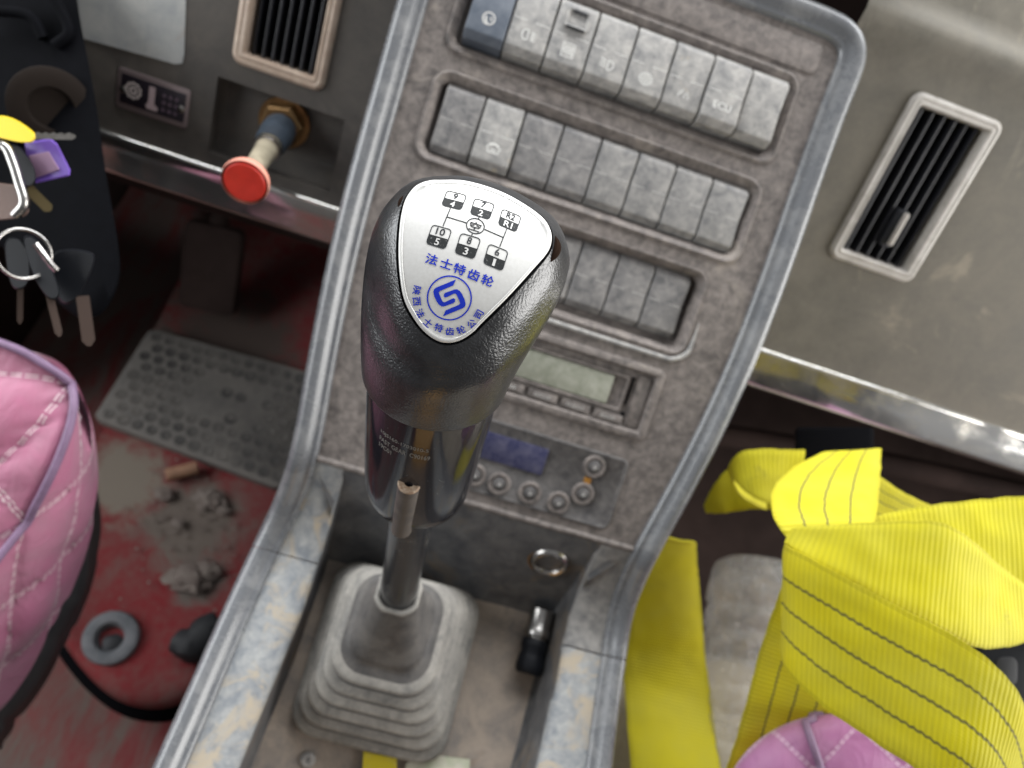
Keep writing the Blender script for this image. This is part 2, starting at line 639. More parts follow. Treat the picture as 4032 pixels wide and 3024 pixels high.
# ---- floors and hidden bulkheads around the footwells
FZ = -.46
M['carpet'] = dusty('muddy_red_carpet', (.205, .026, .030, 1), (.16, .095, .085, 1), .44, .72, 12, rough=.9, rough_dust=.95, fine=.45, bumps=.8, bump_scale=500, spec=.12,
                    patches=[(onz(760, 2060, FZ), .062, (.165, .135, .115, 1)), (onz(470, 1880, FZ), .052, (.225, .19, .155, 1)), (onz(250, 1330, FZ), .13, (.18, .155, .135, 1)), (onz(900, 1400, FZ), .10, (.10, .075, .065, 1)), (onz(780, 2290, FZ), .03, (.15, .125, .11, 1))])
M['carpet_low'] = dusty('muddy_red_lower_floor', (.20, .035, .038, 1), (.15, .115, .10, 1), .40, .58, 10, rough=.8, fine=.35, bumps=.6, bump_scale=300, spec=.2, stretch=(3.0, .8, 1))
M['cavity'] = plain('dark_footwell', (.060, .040, .035, 1), .85, var=.5, var_scale=12, spec=.15)


def slab(name, x0, x1, y0, y1, z, m, nx=2, ny=2, fn=None):
    bm = bmesh.new()
    loft(bm, [[V((x0 + (x1 - x0) * i / (nx - 1), y0 + (y1 - y0) * j / (ny - 1), z + (fn(x0 + (x1 - x0) * i / (nx - 1), y0 + (y1 - y0) * j / (ny - 1)) if fn else 0)))
               for i in range(nx)] for j in range(ny)], closed=False)
    return struct(name, bm, m)


slab('floor_lower', -.98, 1.28, -1.25, .75, FZ - .085, M['carpet_low'], 60, 50, lambda x, y: .012 * mnoise.noise(V((x * 14, y * 5, 0))) + .004 * mnoise.noise(V((x * 45, y * 18, 3))))
slab('bulkhead', -.9, 1.2, .55, .5501, FZ, M['cavity'])
bm = bmesh.new()
loft(bm, [[V((-.9, .40, FZ - .1)), V((1.2, .40, FZ - .1))], [V((-.9, .40, .1)), V((1.2, .40, .1))]], closed=False)
struct('bulkhead_wall', bm, M['cavity'])
M['lining'] = plain('grey_cab_lining', (.085, .082, .08, 1), .8, var=.2, var_scale=8)
for nm, x, zt in (('door_wall_driver', -.98, -.06), ('door_wall_passenger', 1.28, -.06)):
    bm = bmesh.new()
    loft(bm, [[V((x, -1.25, FZ - .1)), V((x, .45, FZ - .1))], [V((x, -1.25, zt)), V((x, .45, zt))]], closed=False)
    struct(nm, bm, M['lining'])
bm = bmesh.new()
loft(bm, [[V((-1.0, -1.25, FZ - .1)), V((1.3, -1.25, FZ - .1))], [V((-1.0, -1.25, .85)), V((1.3, -1.25, .85))]], closed=False)
struct('rear_wall', bm, M['lining'])
for nm, x in (('kick_wall_driver', -.42), ('kick_wall_passenger', 1.0)):
    bm = bmesh.new()
    loft(bm, [[V((x, -.10, FZ - .1)), V((x, .42, FZ - .1))], [V((x, .0, -.09)), V((x, .42, -.02))]], closed=False)
    struct(nm, bm, M['cavity'])
# raised carpeted floor with a rounded nose
nose = [(560, 2560), (420, 2480), (330, 2400)]
bm = bmesh.new()
edge = [onz(*p, FZ) for p in ((120, 2080), (215, 2440), (310, 2600), (440, 2720), (560, 2768), (680, 2760), (790, 2690), (880, 2580), (1000, 2380))]
edge = catmull(edge, 60)
loops = []
back = [V((e.x * 1.0, .42, FZ)) for e in edge]
mid = [e.lerp(b, .12) for e, b in zip(edge, back)]
cent = sum(edge, V()) / len(edge)
rows = [[e + V((0, 0, -.11)) + (cent - e) * .30 for e in edge], [e + V((0, 0, -.024)) + (cent - e) * .06 for e in edge], [e + V((0, 0, -.008)) + (e - cent).normalized() * .004 for e in edge],
        [e + V((0, 0, .0005)) - (e - cent).normalized() * .002 for e in edge], [e + V((0, 0, .001)) - (e - cent).normalized() * .012 for e in edge],
        [e + V((0, 0, -.003)) - (e - cent).normalized() * .020 for e in edge]]
for t in (.1, .2, .35, .5, .7, 1.0):
    rows.append([e.lerp(b, t) + V((0, 0, -.003 + .006 * t)) for e, b in zip(rows[5], back)])
loft(bm, rows, closed=False)
flr = struct('floor_raised', bm, M['carpet'], sharp=60)
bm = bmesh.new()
tube(bm, [e + (e - cent).normalized() * .001 + V((0, 0, -.034)) for e in edge], .013, 10)  # black tube stands in for the shadow gap under the carpet nose
obj('nose_shadow_strip', bm, M['void'], flr)

# passenger side: dusty cover beside the console
M['cover'] = dusty('dusty_beige_cover', (.36, .315, .245, 1), (.60, .545, .44, 1), .35, .65, 25, rough=.75, bumps=.3)
slab('floor_passenger', .23, 1.2, -.9, .5, -.40, M['cavity'])
bm = bmesh.new()
block(lambda u, v, n: V((u, v, n)), .225, .62, -.75, -.155, -.42, -.30, .03, .02, bm, seg=6)
struct('engine_cover_ground', bm, M['cover'])

# unseen tan box added behind the tray for the sleeve to mirror
bm = bmesh.new()
block(lambda u, v, n: V((u, v, n)), .02, .16, -.95, -.50, -.40, -.10, .02, .02, bm, seg=6)
struct('added_tan_box_ground', bm, dusty('added_box_tan_vinyl', (.50, .27, .07, 1), (.60, .36, .14, 1), .4, .7, 12, rough=.6))

# ================================================================== CENTRE CONSOLE
con = thing('center_console', 'dusty grey centre console with three rows of switches and a deep gear lever tray', 'console', (.09, -.2, -.32))

# inner edge of each rim as a path: (x, y, z); panel stretch first, then the curve down to the tray flange
def rim_paths():
    left, right = [], []
    for v, ul, ur in ((.137, -.0242, .2170), (.10, -.0240, .2158), (.06, -.0238, .2155), (.02, -.0233, .2158), (-.02, -.0228, .2155), (-.06, -.0215, .2140), (-.10, -.0188, .2105),
                      (-.14, -.0150, .2050), (-.175, -.0112, .1990)):
        left.append(P(ul, v)); right.append(P(ur, v))
    for y, z, xl, xr in ((-.1585, -.1150, -.0098, .1960), (-.170, -.1300, -.0105, .1962), (-.183, -.1440, -.0125, .1970), (-.198, -.1540, -.0150, .1985), (-.216, -.1590, -.0170, .2000), (-.25, -.1600, -.0190, .1996), (-.30, -.1600, -.0210, .1998), (-.36, -.1600, -.0230, .1998), (-.54, -.1600, -.0240, .2000)):
        left.append(V((xl, y, z))); right.append(V((xr, y, z)))
    return left, right


LP, RP = rim_paths()
LPs, RPs = catmull(LP, 90), catmull(RP, 90)


def up_normals(path):
    out = []
    for i in range(len(path)):
        t = path[min(i + 1, len(path) - 1)] - path[max(i - 1, 0)]
        t.x = 0
        t.normalize()
        out.append(V((0, t.z, -t.y)) if -t.y > 0 else V((0, -t.z, t.y)))
    return out


RIM_SEC = [(-.0004, -.004), (-.0002, .0004), (.0006, .0024), (.0022, .0034), (.0034, .0031), (.0044, .0034), (.0065, .0056), (.0090, .0070), (.0118, .0072), (.0142, .0058), (.0160, .0030), (.0168, -.0010), (.0172, -.0075), (.0172, -.05)]


def rim_mesh(path, side, i0, i1):
    """rounded side rim swept along the console edge, with its outer wall"""
    bm = bmesh.new()
    ups = up_normals(path)
    sec = RIM_SEC
    loops = []
    for i in range(i0, i1):
        k = 1.0
        loops.append([path[i] + V((side * s * k, 0, 0)) + ups[i] * h for s, h in sec] + [V((path[i].x + side * .0172, path[i].y + .0, -.43))])
    loft(bm, loops, closed=False)
    bmesh.ops.recalc_face_normals(bm, faces=bm.faces)
    return bm


# index where the moulding joint crosses the rim (y about -.206)
JL = min(range(90), key=lambda i: abs(LPs[i].y + .209))
JR = min(range(90), key=lambda i: abs(RPs[i].y + .214))
for path, side, J in ((LPs, -1, JL), (RPs, 1, JR)):
    I0 = min(range(90), key=lambda i: abs(path[i].dot(PV) - .100))
    obj('rim', rim_mesh(path, side, I0, J + 1), M['rim'], con, sharp=55)
    sub = [path[J] + (path[J + 1] - path[J]) * .16] + path[J + 1:]
    obj('rim', rim_mesh(sub, side, 0, len(sub)), M['rim'], con, sharp=55)

# top lip joining both rims round the corners
bm = bmesh.new()
cor = catmull([P(-.0240, .100), P(-.0241, .115), P(-.0238, .128), P(-.0205, .1352), P(-.012, .1373), P(.02, .1375), P(.09, .1375), P(.16, .1375), P(.200, .1374), P(.2115, .1358), P(.2160, .1310), P(.2166, .120), P(.2158, .100)], 110)
lo = []
cc = P(.0965, .05)
for i, p in enumerate(cor):
    t = (cor[min(i + 1, 109)] - cor[max(i - 1, 0)]).normalized()
    o = PN.cross(t)
    o = o if (p - cc).dot(o) > 0 else -o
    lo.append([p + o * s_ + PN * h for s_, h in RIM_SEC] + [p + o * .0172 + PN * -.12])
loft(bm, lo, closed=False)
bmesh.ops.recalc_face_normals(bm, faces=bm.faces)
obj('top_lip', bm, M['rim'], con, sharp=55)

# face panel with real openings
BANKS = [(-.0091, .1995, .0560, .1120, .010), (-.0086, .1995, -.0070, .0468, .011), (.0440, .1855, -.0695, -.0150, .009)]
RADIO = (.0350, .1790, -.1270, -.0805, .005)
bm = bmesh.new()
outer = []
for q in catmull([p for p in LP[:9]], 26):
    outer.append((q.x, (q).dot(PV)))
rgt = [(q.x, q.dot(PV)) for q in catmull([p for p in RP[:9]], 26)]
outline = outer + [(-.0098 + (.1960 + .0098) * k / 12, -.1935) for k in range(13)] + list(reversed(rgt)) + [(.2170 - (.2412) * k / 12, .1378) for k in range(1, 12)]
edges = []


def add_loop(pts):
    vv = [bm.verts.new(P(u, v, 0)) for u, v in pts]
    for i in range(len(vv)):
        edges.append(bm.edges.new((vv[i], vv[(i + 1) % len(vv)])))


add_loop(outline)
for u0, u1, v0, v1, r in BANKS + [RADIO]:
    add_loop(rr(u0, u1, v0, v1, r, 6))
bmesh.ops.triangle_fill(bm, use_beauty=True, use_dissolve=False, edges=edges)
bmesh.ops.recalc_face_normals(bm, faces=bm.faces)
if sum((f.normal.dot(PN) for f in bm.faces)) < 0:
    bmesh.ops.reverse_faces(bm, faces=bm.faces)
obj('face_panel', bm, M['panel'], con)
# raised bead along the panel's lower edge
bm = bmesh.new()
tube(bm, [P(-.0095, -.1945, -.0006), P(.05, -.195, -.0004), P(.13, -.195, -.0004), P(.1955, -.1945, -.0006)], .0022, 10)
obj('edge_bead', bm, M['panel'], con)
# thin moulding step near the top edge
bm = bmesh.new()
block(P, -.0150, .2060, .1150, .1330, .0001, .0012, .004, .001, bm)
obj('raised_field', bm, M['panel'], con)

# flanges, tray walls and floor
FIL, FIR = .0078, .1738
M_fl = M['flange']


def flange_mesh(path, side, i0, i1, inner):
    bm = bmesh.new()
    ups = up_normals(path)
    lo = []
    for i in range(i0, i1):
        a = path[i]
        b = V((inner(a.y), a.y, a.z))
        lo.append([a + V((side * .0005, 0, 0)), a.lerp(b, .5) + ups[i] * .0006, b - V((side * -.003, 0, 0)) if False else a.lerp(b, .9), b + ups[i] * -.0022, b + V((-side * .0004, 0, 0)) + ups[i] * -.008])
    loft(bm, lo, closed=False)
    bmesh.ops.recalc_face_normals(bm, faces=bm.faces)
    if sum(f.normal.z for f in bm.faces) < 0:
        bmesh.ops.reverse_faces(bm, faces=bm.faces)
    return bm


SI = min(range(90), key=lambda i: abs(LPs[i].y + .1590))
li = lambda y: .0085 if y > -.24 else .0085 + (y + .24) * .06
ri = lambda y: .1742 if y > -.24 else .1742 + (y + .24) * .06
for path, side, J, inn in ((LPs, -1, JL, li), (RPs, 1, JR, ri)):
    obj('flange', flange_mesh(path, side, SI, J + 1, inn), M_fl if side < 0 else M['switch_mid'], con, sharp=60)
    sub = [path[J] + (path[J + 1] - path[J]) * .18] + path[J + 1:]
    obj('flange', flange_mesh(sub, side, 0, len(sub), inn), M_fl, con, sharp=60)


def floor_pt(x, y, n=0.0):         # tray floor coordinates -> world
    return FO + PU * x + FV * y + FN * n


# tray walls: front wall below the panel, two side walls
bm = bmesh.new()
prof_top = [(y, z) for y, z in ((-.1585, -.1150), (-.170, -.1300), (-.183, -.1440), (-.198, -.1540), (-.216, -.1590), (-.25, -.16), (-.30, -.16), (-.36, -.16), (-.54, -.16))]
for side, inn in ((-1, li), (1, ri)):
    lo = []
    for y, z in prof_top:
        x = inn(y)
        zf = FO.z + y * math.tan(FT) - .002
        lo.append([V((x, y, z - .0035)), V((x - side * .0006, y, z - .010)), V((x - side * .0010, y, z * .5 + zf * .5)), V((x - side * .0018, y, zf + .004)), V((x - side * .006, y, zf))])
    loft(bm, lo, closed=False)
bmesh.ops.recalc_face_normals(bm, faces=bm.faces)
obj('tray_side_wall', bm, M['wall'], con, sharp=50)
WY = -.1590
bm = bmesh.new()
lo = []
for k in range(25):
    s = k / 24
    x = -.0095 + (.196 + .0095) * s
    xx = max(.0072, min(.1755, x))
    rnd = .012 * (abs(2 * s - 1) ** 14)
    lo.append([P(x, -.1952, -.0015), V((x, WY - .002, -.119)), V((xx, WY - .0080 - rnd, -.135)), V((xx, WY - .0180 - rnd, -.165)), V((xx, WY - .0275 - rnd, -.191)), V((xx, WY - .034 - rnd, -.1985))])
loft(bm, lo, closed=False)
bmesh.ops.recalc_face_normals(bm, faces=bm.faces)
obj('tray_front_wall', bm, M['wall'], con, sharp=50)
bm = bmesh.new()
lo = []
for j in range(40):
    y = -.186 - .38 * j / 39
    lo.append([floor_pt(-.005 + .19 * i / 29, y, .0012 * mnoise.noise(V((i * .25, j * .22, 0)))) for i in range(30)])
loft(bm, lo, closed=False)
obj('tray_floor', bm, M['floor_tray'], con)

# ---- switch banks
HSW, PITCH = .0403, .0240


def switch_mesh(name, mats, symbol=None, lines=True, dark=False):
    """one rocker: two shallow facets, bright upper bevel, darker lower chamfer; local u, v, n"""
    bm = bmesh.new()
    w = .0229
    prof = [(0.0, -.010), (0.0, .0030), (.0006, .0040), (.0034, .0076), (.0046, .0080), (.0200, .0066), (.0356, .0082), (.0366, .0079), (.0400, .0042), (.0403, .0030), (.0403, -.010)]
    us = [0.0, .0004, .0010, w - .0010, w - .0004, w]
    dn = [.0009, .0003, 0, 0, .0003, .0009]
    rows = []
    for u, d in zip(us, dn):
        rows.append([V((u, v, n - (d if n > 0 else 0))) for v, n in prof])
    loft(bm, rows, closed=False, cap0=True, cap1=True)
    bmesh.ops.recalc_face_normals(bm, faces=bm.faces)

    def low(x, y, e=.00012):        # point on the lower facet
        v = y
        n = .0080 + (v - .0046) / (.0200 - .0046) * (.0066 - .0080) if v < .02 else .0066 + (v - .02) / .0156 * .0016
        return V((x, v, n + e))
    if lines:
        for a, b in ((.0012, .0085), (.0135, w - .0012)):
            add_flat(bm, *stroke([(a, .0200), (b, .0200)], .00042), lambda x, y: low(x, y), 1)
    if symbol:
        for vs, fs in symbol:
            add_flat(bm, vs, fs, lambda x, y: low(x, y), 1)
    return mesh_of(name, bm, mats, 30)


cxs, cys = .0115, .0118


def sym_head():
    return [stroke(arc(cxs, cys + .001, .0034, .0036, 0, 360, 22), .0009), stroke([(cxs - .0018, cys + .002), (cxs - .0012, cys - .001), (cxs + .0008, cys - .0026)], .0012), stroke([(cxs + .001, cys + .0022), (cxs + .0016, cys)], .0010)]


def sym_lamp():
    s = [stroke(arc(cxs - .0016, cys, .0022, .0031, 60, 300, 16) + [(cxs - .0004, cys - .0027), (cxs - .0004, cys + .0027), (cxs - .0006, cys + .0027)], .0006)]
    for k in (-1, 0, 1):
        s.append(stroke([(cxs + .0012, cys + k * .0019), (cxs + .0042, cys + k * .0019 - .0006)], .0006))
    s.append(stroke([(cxs + .0026, cys - .0030), (cxs + .0026, cys + .0030)], .0005))
    return s


def sym_defrost():
    s = [stroke([(cxs - .0034, cys - .0040), (cxs + .0034, cys - .0040), (cxs + .0034, cys + .0040), (cxs - .0034, cys + .0040)], .0008, True)]
    for k in (-1, 0, 1):
        s.append(stroke([(cxs + k * .0018 + .0005 * math.sin(t * 1.3), cys - .0026 + .0052 * t / 8) for t in range(9)], .0008))
    return s


def sym_fog():
    s = [stroke(arc(cxs + .0004, cys, .0034, .0030, -90, 90, 16) + [(cxs + .0004, cys - .0030)], .0006)]
    for k in (-1, 0, 1):
        s.append(stroke([(cxs - .0010, cys + k * .0019), (cxs - .0044, cys + k * .0019 + .0008)], .0006))
    return s


def sym_rings():
    return [stroke(arc(cxs, cys, .0040, .0036, 0, 360, 26), .0005), stroke(arc(cxs, cys, .0029, .0026, 0, 360, 22), .0005), stroke(arc(cxs, cys, .0014, .0013, 0, 360, 14), .0006)]


def sym_slash():
    return [stroke([(cxs - .0034, cys - .0022), (cxs - .0006, cys + .0022)], .0006), stroke([(cxs + .0002, cys - .0024), (cxs + .0022, cys + .0022), (cxs + .0034, cys - .0024)], .0006)]


def sym_ecu():
    vs, fs = text_polys('ECU', .0062, .00006)
    a, b, c, d = box2(vs)
    return [([(x - (a + b) / 2 + cxs, y - (c + d) / 2 + cys) for x, y in vs], fs)]


def sym_car():
    return [stroke([(cxs - .0038, cys + .0010), (cxs - .0030, cys - .0026), (cxs + .0032, cys - .0026), (cxs + .0040, cys + .0010)], .0009), stroke(arc(cxs, cys + .0002, .0030, .0024, 20, 160, 14), .0013), stroke([(cxs - .0016, cys - .0010), (cxs + .0018, cys - .0010)], .0008)]


blank = {k: switch_mesh('rocker_switch', [M[k], M['mark_faint']]) for k in ('switch', 'switch_mid', 'switch_dark')}
special = {
    (0, 0): switch_mesh('rocker_switch', [M['switch_clean'], M['mark_faint']], sym_head(), False),
    (0, 1): switch_mesh('rocker_switch', [M['switch'], M['mark']], sym_lamp()),
    (0, 2): switch_mesh('rocker_switch', [M['switch'], M['mark']], sym_defrost()),
    (0, 3): switch_mesh('rocker_switch', [M['switch'], M['mark']], sym_fog()),
    (0, 4): switch_mesh('rocker_switch', [M['switch'], M['mark']], sym_rings()),
    (0, 5): switch_mesh('rocker_switch', [M['switch'], M['mark']], sym_slash()),
    (0, 6): switch_mesh('rocker_switch', [M['switch'], M['mark']], sym_ecu()),
    (1, 1): switch_mesh('rocker_switch', [M['switch'], M['mark']], sym_car()),
}
SYM_LABEL = {(0, 0): 'clean blue-grey rocker switch with a lamp symbol', (0, 1): 'rocker switch with a rear lamp symbol', (0, 2): 'rocker switch with a sliding lock and a pale square print',
             (0, 3): 'rocker switch with a fog lamp symbol', (0, 4): 'rocker switch with concentric rings', (0, 5): 'rocker switch with slanted strokes', (0, 6): 'rocker switch reading ECU',
             (1, 1): 'brownish rocker switch with a pale cab symbol, pushed out'}
frame_p = Matrix(((1, 0, 0, 0), (0, PV.y, PN.y, 0), (0, PV.z, PN.z, 0), (0, 0, 0, 1)))


def place(u, v, n, tilt=0.0):
    return frame_p @ Matrix.Translation((u, v, n)) @ Matrix.Translation((0, .02, 0)) @ Matrix.Rotation(R_(tilt), 4, 'X') @ Matrix.Translation((0, -.02, 0))


for bi, (u0, u1, v0, v1, r) in enumerate(BANKS):
    bm = bmesh.new()
    s = .0032
    prof = [(0, -.0004), (.0002, .0012), (.0016, .0019), (.0032, .0010), (.0062, -.0022), (.0070, -.0080)] if bi != 2 else [(0, -.0004), (.0003, .0010), (.0014, .0012), (.0026, .0), (.0052, -.0062), (.0058, -.0120)]
    loft(bm, [rrl(P, u0 - .0002 + d, u1 + .0002 - d, v0 - .0002 + d, v1 + .0002 - d, max(r - d, .0015), n, 6) for d, n in prof], cap1=True)
    bmesh.ops.recalc_face_normals(bm, faces=bm.faces)
    bank = obj('switch_bank', bm, M['panel'], con, sharp=50)
    bank['label'] = ['top row of rocker switches with symbols', 'second row of mostly blank rocker switches', 'short lower row of blank rocker switches'][bi]
    su, sv, cnt = [(0.0, .0648, 8), (0.0, 0.0, 8), (.0568, -.0603, 5)][bi]
    for k in range(cnt):
        key = (bi, k)
        me = special.get(key) or blank[('switch' if bi == 0 else ('switch_dark' if (bi == 1 and k in (0, 2, 3)) or bi == 2 else 'switch_mid'))]
        tilt = {(0, 0): -5.5, (0, 1): -4.5, (0, 2): -4.2, (0, 3): -4.4, (0, 4): -3.8, (0, 5): -1.2, (0, 6): -4.0, (0, 7): .2, (1, 1): -4.0}.get(key, random.uniform(-.5, .5))
        nn = {0: -.0006, 1: -.0066, 2: -.0112}[bi] + (.0012 if key in ((1, 1), (0, 6)) else 0)
        o = bpy.data.objects.new('rocker_switch', me)
        link(o, bank, place(su + k * PITCH + .0006, sv, nn, tilt))
        if key in SYM_LABEL:
            o['label'] = SYM_LABEL[key]
        if key == (0, 2):
            b2 = bmesh.new()
            fr = lambda u, v, n: WORLD[o] @ V((u, v, n))
            # sliding lock on the upper facet
            loft(b2, [rrl(fr, .0042, .0190, .0235, .0350, .0018, .0070), rrl(fr, .0046, .0186, .0239, .0346, .0018, .0090), rrl(fr, .0060, .0172, .0250, .0335, .0012, .0088), rrl(fr, .0066, .0166, .0258, .0327, .001, .0078)], cap1=True)
            obj('lock_slide', b2, M['switch'], bank)
            b2 = bmesh.new()
            block(fr, .0080, .0160, .0326, .0343, .0070, .0094, .0004, .0002, b2)
            obj('lock_slot', b2, M['recess'], bank)
            b2 = bmesh.new()
            block(fr, .0062, .0172, .0236, .0246, .0070, .0094, .0003, .0002, b2)
            obj('lock_slot', b2, M['recess'], bank)

bm = bmesh.new()
tube(bm, catmull([P(.046, -.0722, .0004), P(.10, -.0728, .0006), P(.168, -.0728, .0006), P(.1800, -.0718, .0006), P(.1868, -.0662, .0006), P(.1882, -.058, .0002), P(.1885, -.045, -.0004)], 60), [.0004 + .0012 * min(1, i / 6, (59 - i) / 18) for i in range(60)], 10)
obj('bank_lip_highlight', bm, M['switch'], con)  # highlight on the raised lip put into its paler plastic
# power socket in the tray's front wall
ax_s = V((0, -.94, .344))
sc_c = on(2165, 2207, V((0, -.1600, -.1200)), ax_s)
bm = bmesh.new()
lathe(bm, sc_c - ax_s * .003, ax_s, [(0, .0136), (.0035, .0136), (.0052, .0130), (.0066, .0121), (.0072, .0106), (.0066, .0090), (.0045, .0080), (-.001, .0078)], 40, cap0=False, cap1=True)
so = obj('power_socket', bm, M['chrome'], con)
bm = bmesh.new()
lathe(bm, sc_c - ax_s * .0005, ax_s, [(0, .0079), (.0006, .0072)], 24)
obj('socket_well', bm, M['void'], so)
bm = bmesh.new()
lathe(bm, sc_c - ax_s * .0025, ax_s, [(0, .0154), (.0026, .0154), (.0036, .0147), (.0038, .0134)], 40, cap0=False, cap1=False)
obj('rusty_collar', bm, M['brass'], so)
# screw and bump in the tray
bm = bmesh.new()
c = on(1212, 2992, FO, FN)
lathe(bm, c, FN, [(-.002, .0048), (.0012, .0048), (.0022, .0036), (.0022, .0016), (.0012, .0012)], 20)
obj('tray_screw', bm, M['switch'], con)

# ================================================================== TACHOGRAPH AND CLIMATE CONTROL
M['lcd'] = dusty('dusty_lcd', (.17, .18, .135, 1), (.30, .30, .25, 1), .35, .7, 160, rough=.25, rough_dust=.6)
M['lcd_blue'] = dusty('dusty_blue_lcd', (.022, .024, .065, 1), (.10, .095, .135, 1), .42, .80, 130, rough=.2, rough_dust=.6)
tac = thing('tachograph', 'dusty slot-in tachograph with greenish display set into the console', 'tachograph', P(.11, -.1038, 0))
u0, u1, v0, v1, r = RADIO
bm = bmesh.new()
loft(bm, [rrl(P, u0 - .0002 + d, u1 + .0002 - d, v0 - .0002 + d, v1 + .0002 - d, max(r - d, .0015), n, 5) for d, n in ((0, -.0004), (.0003, .0016), (.0012, .0022), (.0045, .0020), (.0052, .0012), (.0056, -.0015), (.0062, -.0020))], cap1=True)
obj('housing', bm, M['panel'], tac, sharp=40)
bm = bmesh.new()
block(P, .0750, .1490, -.1110, -.0925, -.0019, -.0004, .0010, .0006, bm)
ds = obj('display', bm, M['lcd'], tac)
bm = bmesh.new()
loft(bm, [rrl(P, .0735 + d, .1585 - d, -.1130 + d, -.0905 - d, .0015, n, 4) for d, n in ((0, -.0019), (.0002, .0004), (.0012, .0004), (.0016, -.0010))])
obj('display_bezel', bm, M['panel'], ds)
for k, t in enumerate(('MODE', 'SET', 'MENU', 'OK')):
    bm = bmesh.new()
    a = .0790 + k * .0215
    block(P, a, a + .0185, -.1205, -.1152, -.0019, .0000, .0008, .0005, bm)
    bt = obj('button', bm, M['panel'], tac)
    bm = bmesh.new()
    w_ = [.009, .011, .012, .010][k]
    for q in range(7):
        x = a + .0092 - w_ / 2 + w_ * q / 7
        add_flat(bm, *stroke([(x, -.1190), (x + .0007, -.1168)], .0005), lambda x, y: P(x, y, .00012))
    obj('faded_print', bm, M['mark_faint'], bt)
for (a, b, c, d) in ((.1602, .1618, -.1080, -.0900), (.1600, .1626, -.1195, -.1125)):
    bm = bmesh.new()
    block(P, a, b, c, d, -.0024, -.0012, .0006, .0003, bm)
    obj('slot', bm, M['void'], tac)
bm = bmesh.new()
block(P, .1640, .1725, -.1200, -.0880, -.0019, -.0008, .001, .0005, bm)
obj('side_key', bm, M['panel'], tac)

cli = thing('climate_control', 'climate control panel with blue display and round buttons above the gear lever tray', 'control panel', P(.11, -.165, 0))
M['cli'] = dusty('dusty_climate_plastic', (.045, .043, .045, 1), (.17, .158, .15, 1), .36, .74, 110)
bm = bmesh.new()
loft(bm, [rrl(P, .0300 + d, .1755 - d, -.1875 + d, -.1405 - d, max(.005 - d, .001), n, 4) for d, n in ((0, .0002), (.0004, .0010), (.0014, .0012), (.0022, .0006))], cap1=True)
obj('plate', bm, M['cli'], cli, sharp=40)
def panel_uv(px, py):
    q = on(px, py, V((0, 0, 0)), PN); return q.x, q.dot(PV)
bm = bmesh.new()
block(P, .0700, .1240, -.1655, -.1485, .0005, .0018, .0008, .0006, bm)
obj('display', bm, M['lcd_blue'], cli)
for (px, py) in ((2338, 1836), (2293, 1942), (2197, 1977), (2085, 1938), (1965, 1902), (1868, 1868)):
    u, v = panel_uv(px, py)
    bm = bmesh.new()
    lathe(bm, P(u, v, .0004), PN, [(0, .0072), (.0014, .0072), (.0022, .0066), (.0022, .0050), (.0012, .0043), (.0002, .0042)], 28, cap0=False)
    bt = obj('button_ring', bm, M['panel'], cli)
    bm = bmesh.new()
    lathe(bm, P(u, v, .0004), PN, [(0, .0040), (.0018, .0040), (.0026, .0030), (.0028, .0012)], 24, cap0=False)
    obj('button', bm, M['cli'], bt)
    bm = bmesh.new()
    for a in (0, 60, 120):
        add_flat(bm, *stroke([(u - .0016 * math.cos(R_(a)), v - .0016 * math.sin(R_(a))), (u + .0016 * math.cos(R_(a)), v + .0016 * math.sin(R_(a)))], .0005), lambda x, y: P(x, y, .0034))
    obj('symbol', bm, M['mark_faint'], bt)
u, v = panel_uv(2312, 1890)
bm = bmesh.new()
block(P, u - .0022, u + .0022, v - .0020, v + .0020, .0005, .0016, .0006, .0004, bm)
obj('amber_mark', bm, plain('amber_print', (.42, .19, .025, 1), .5, var=.4, var_scale=700), cli)

# ================================================================== GEAR LEVER
LS = .86                           # lever size
AX0 = V((.03578, -.18293, .13700)); AX = V((-.0954, .1720, .9805)).normalized()
AE1 = (V((1, 0, 0)) - AX * AX.x).normalized(); AE2 = AX.cross(AE1)


def axis(t, r=0.0, phi=0.0):
    return AX0 - AX * t * LS + (AE1 * math.cos(phi) + AE2 * math.sin(phi)) * r * LS


lev = thing('gear_lever', 'black gear lever with grained knob and silver shift pattern plate rising from the rubber boot', 'gear lever', axis(.36))
PZ = .250 * LS
PC = at(1880, 1030, PZ)
PNr = (CAM - PC).normalized()


def dome(px, py, off=0.0):
    """surface of the curved plate: flat below the emblem, bending away towards its upper edge"""
    base = on(px, py, PC, PNr)
    s = .250 / F_PX
    dx, dy = px - 1880, py - 1030
    a = (dx * math.cos(R_(20)) + dy * math.sin(R_(20))) * s
    b = (dx * math.sin(R_(20)) - dy * math.cos(R_(20))) * s
    w = -max(0.0, b + .018) ** 2 / (2 * .050) - a * a / (2 * .16) + off
    w *= LS
    d = (base - CAM)
    return CAM + d * (1 - w / d.length)


plate_px = [(1736, 708), (1832, 711), (1952, 745), (2049, 793), (2131, 851), (2165, 899), (2172, 947), (2155, 995), (2097, 1063), (2001, 1169), (1904, 1265), (1856, 1313), (1798, 1345), (1736, 1347),
            (1678, 1313), (1630, 1255), (1591, 1178), (1574, 1082), (1569, 986), (1574, 889), (1586, 817), (1605, 769), (1639, 730), (1687, 711)]
head_px = [(1745, 692), (1845, 695), (1970, 728), (2080, 782), (2168, 845), (2212, 905), (2236, 975), (2238, 1045), (2195, 1150), (2090, 1270), (1975, 1375), (1905, 1425), (1810, 1455), (1725, 1455),
           (1645, 1425), (1575, 1365), (1512, 1265), (1475, 1130), (1464, 1010), (1478, 905), (1508, 830), (1550, 772), (1602, 726), (1668, 700)]
hoff = [.012, .012, .012, .012, .013, .014, .015, .015, .012, .008, .005, .004, .003, .003, .004, .006, .010, .014, .015, .014, .013, .012, .012, .012]
NK = 120
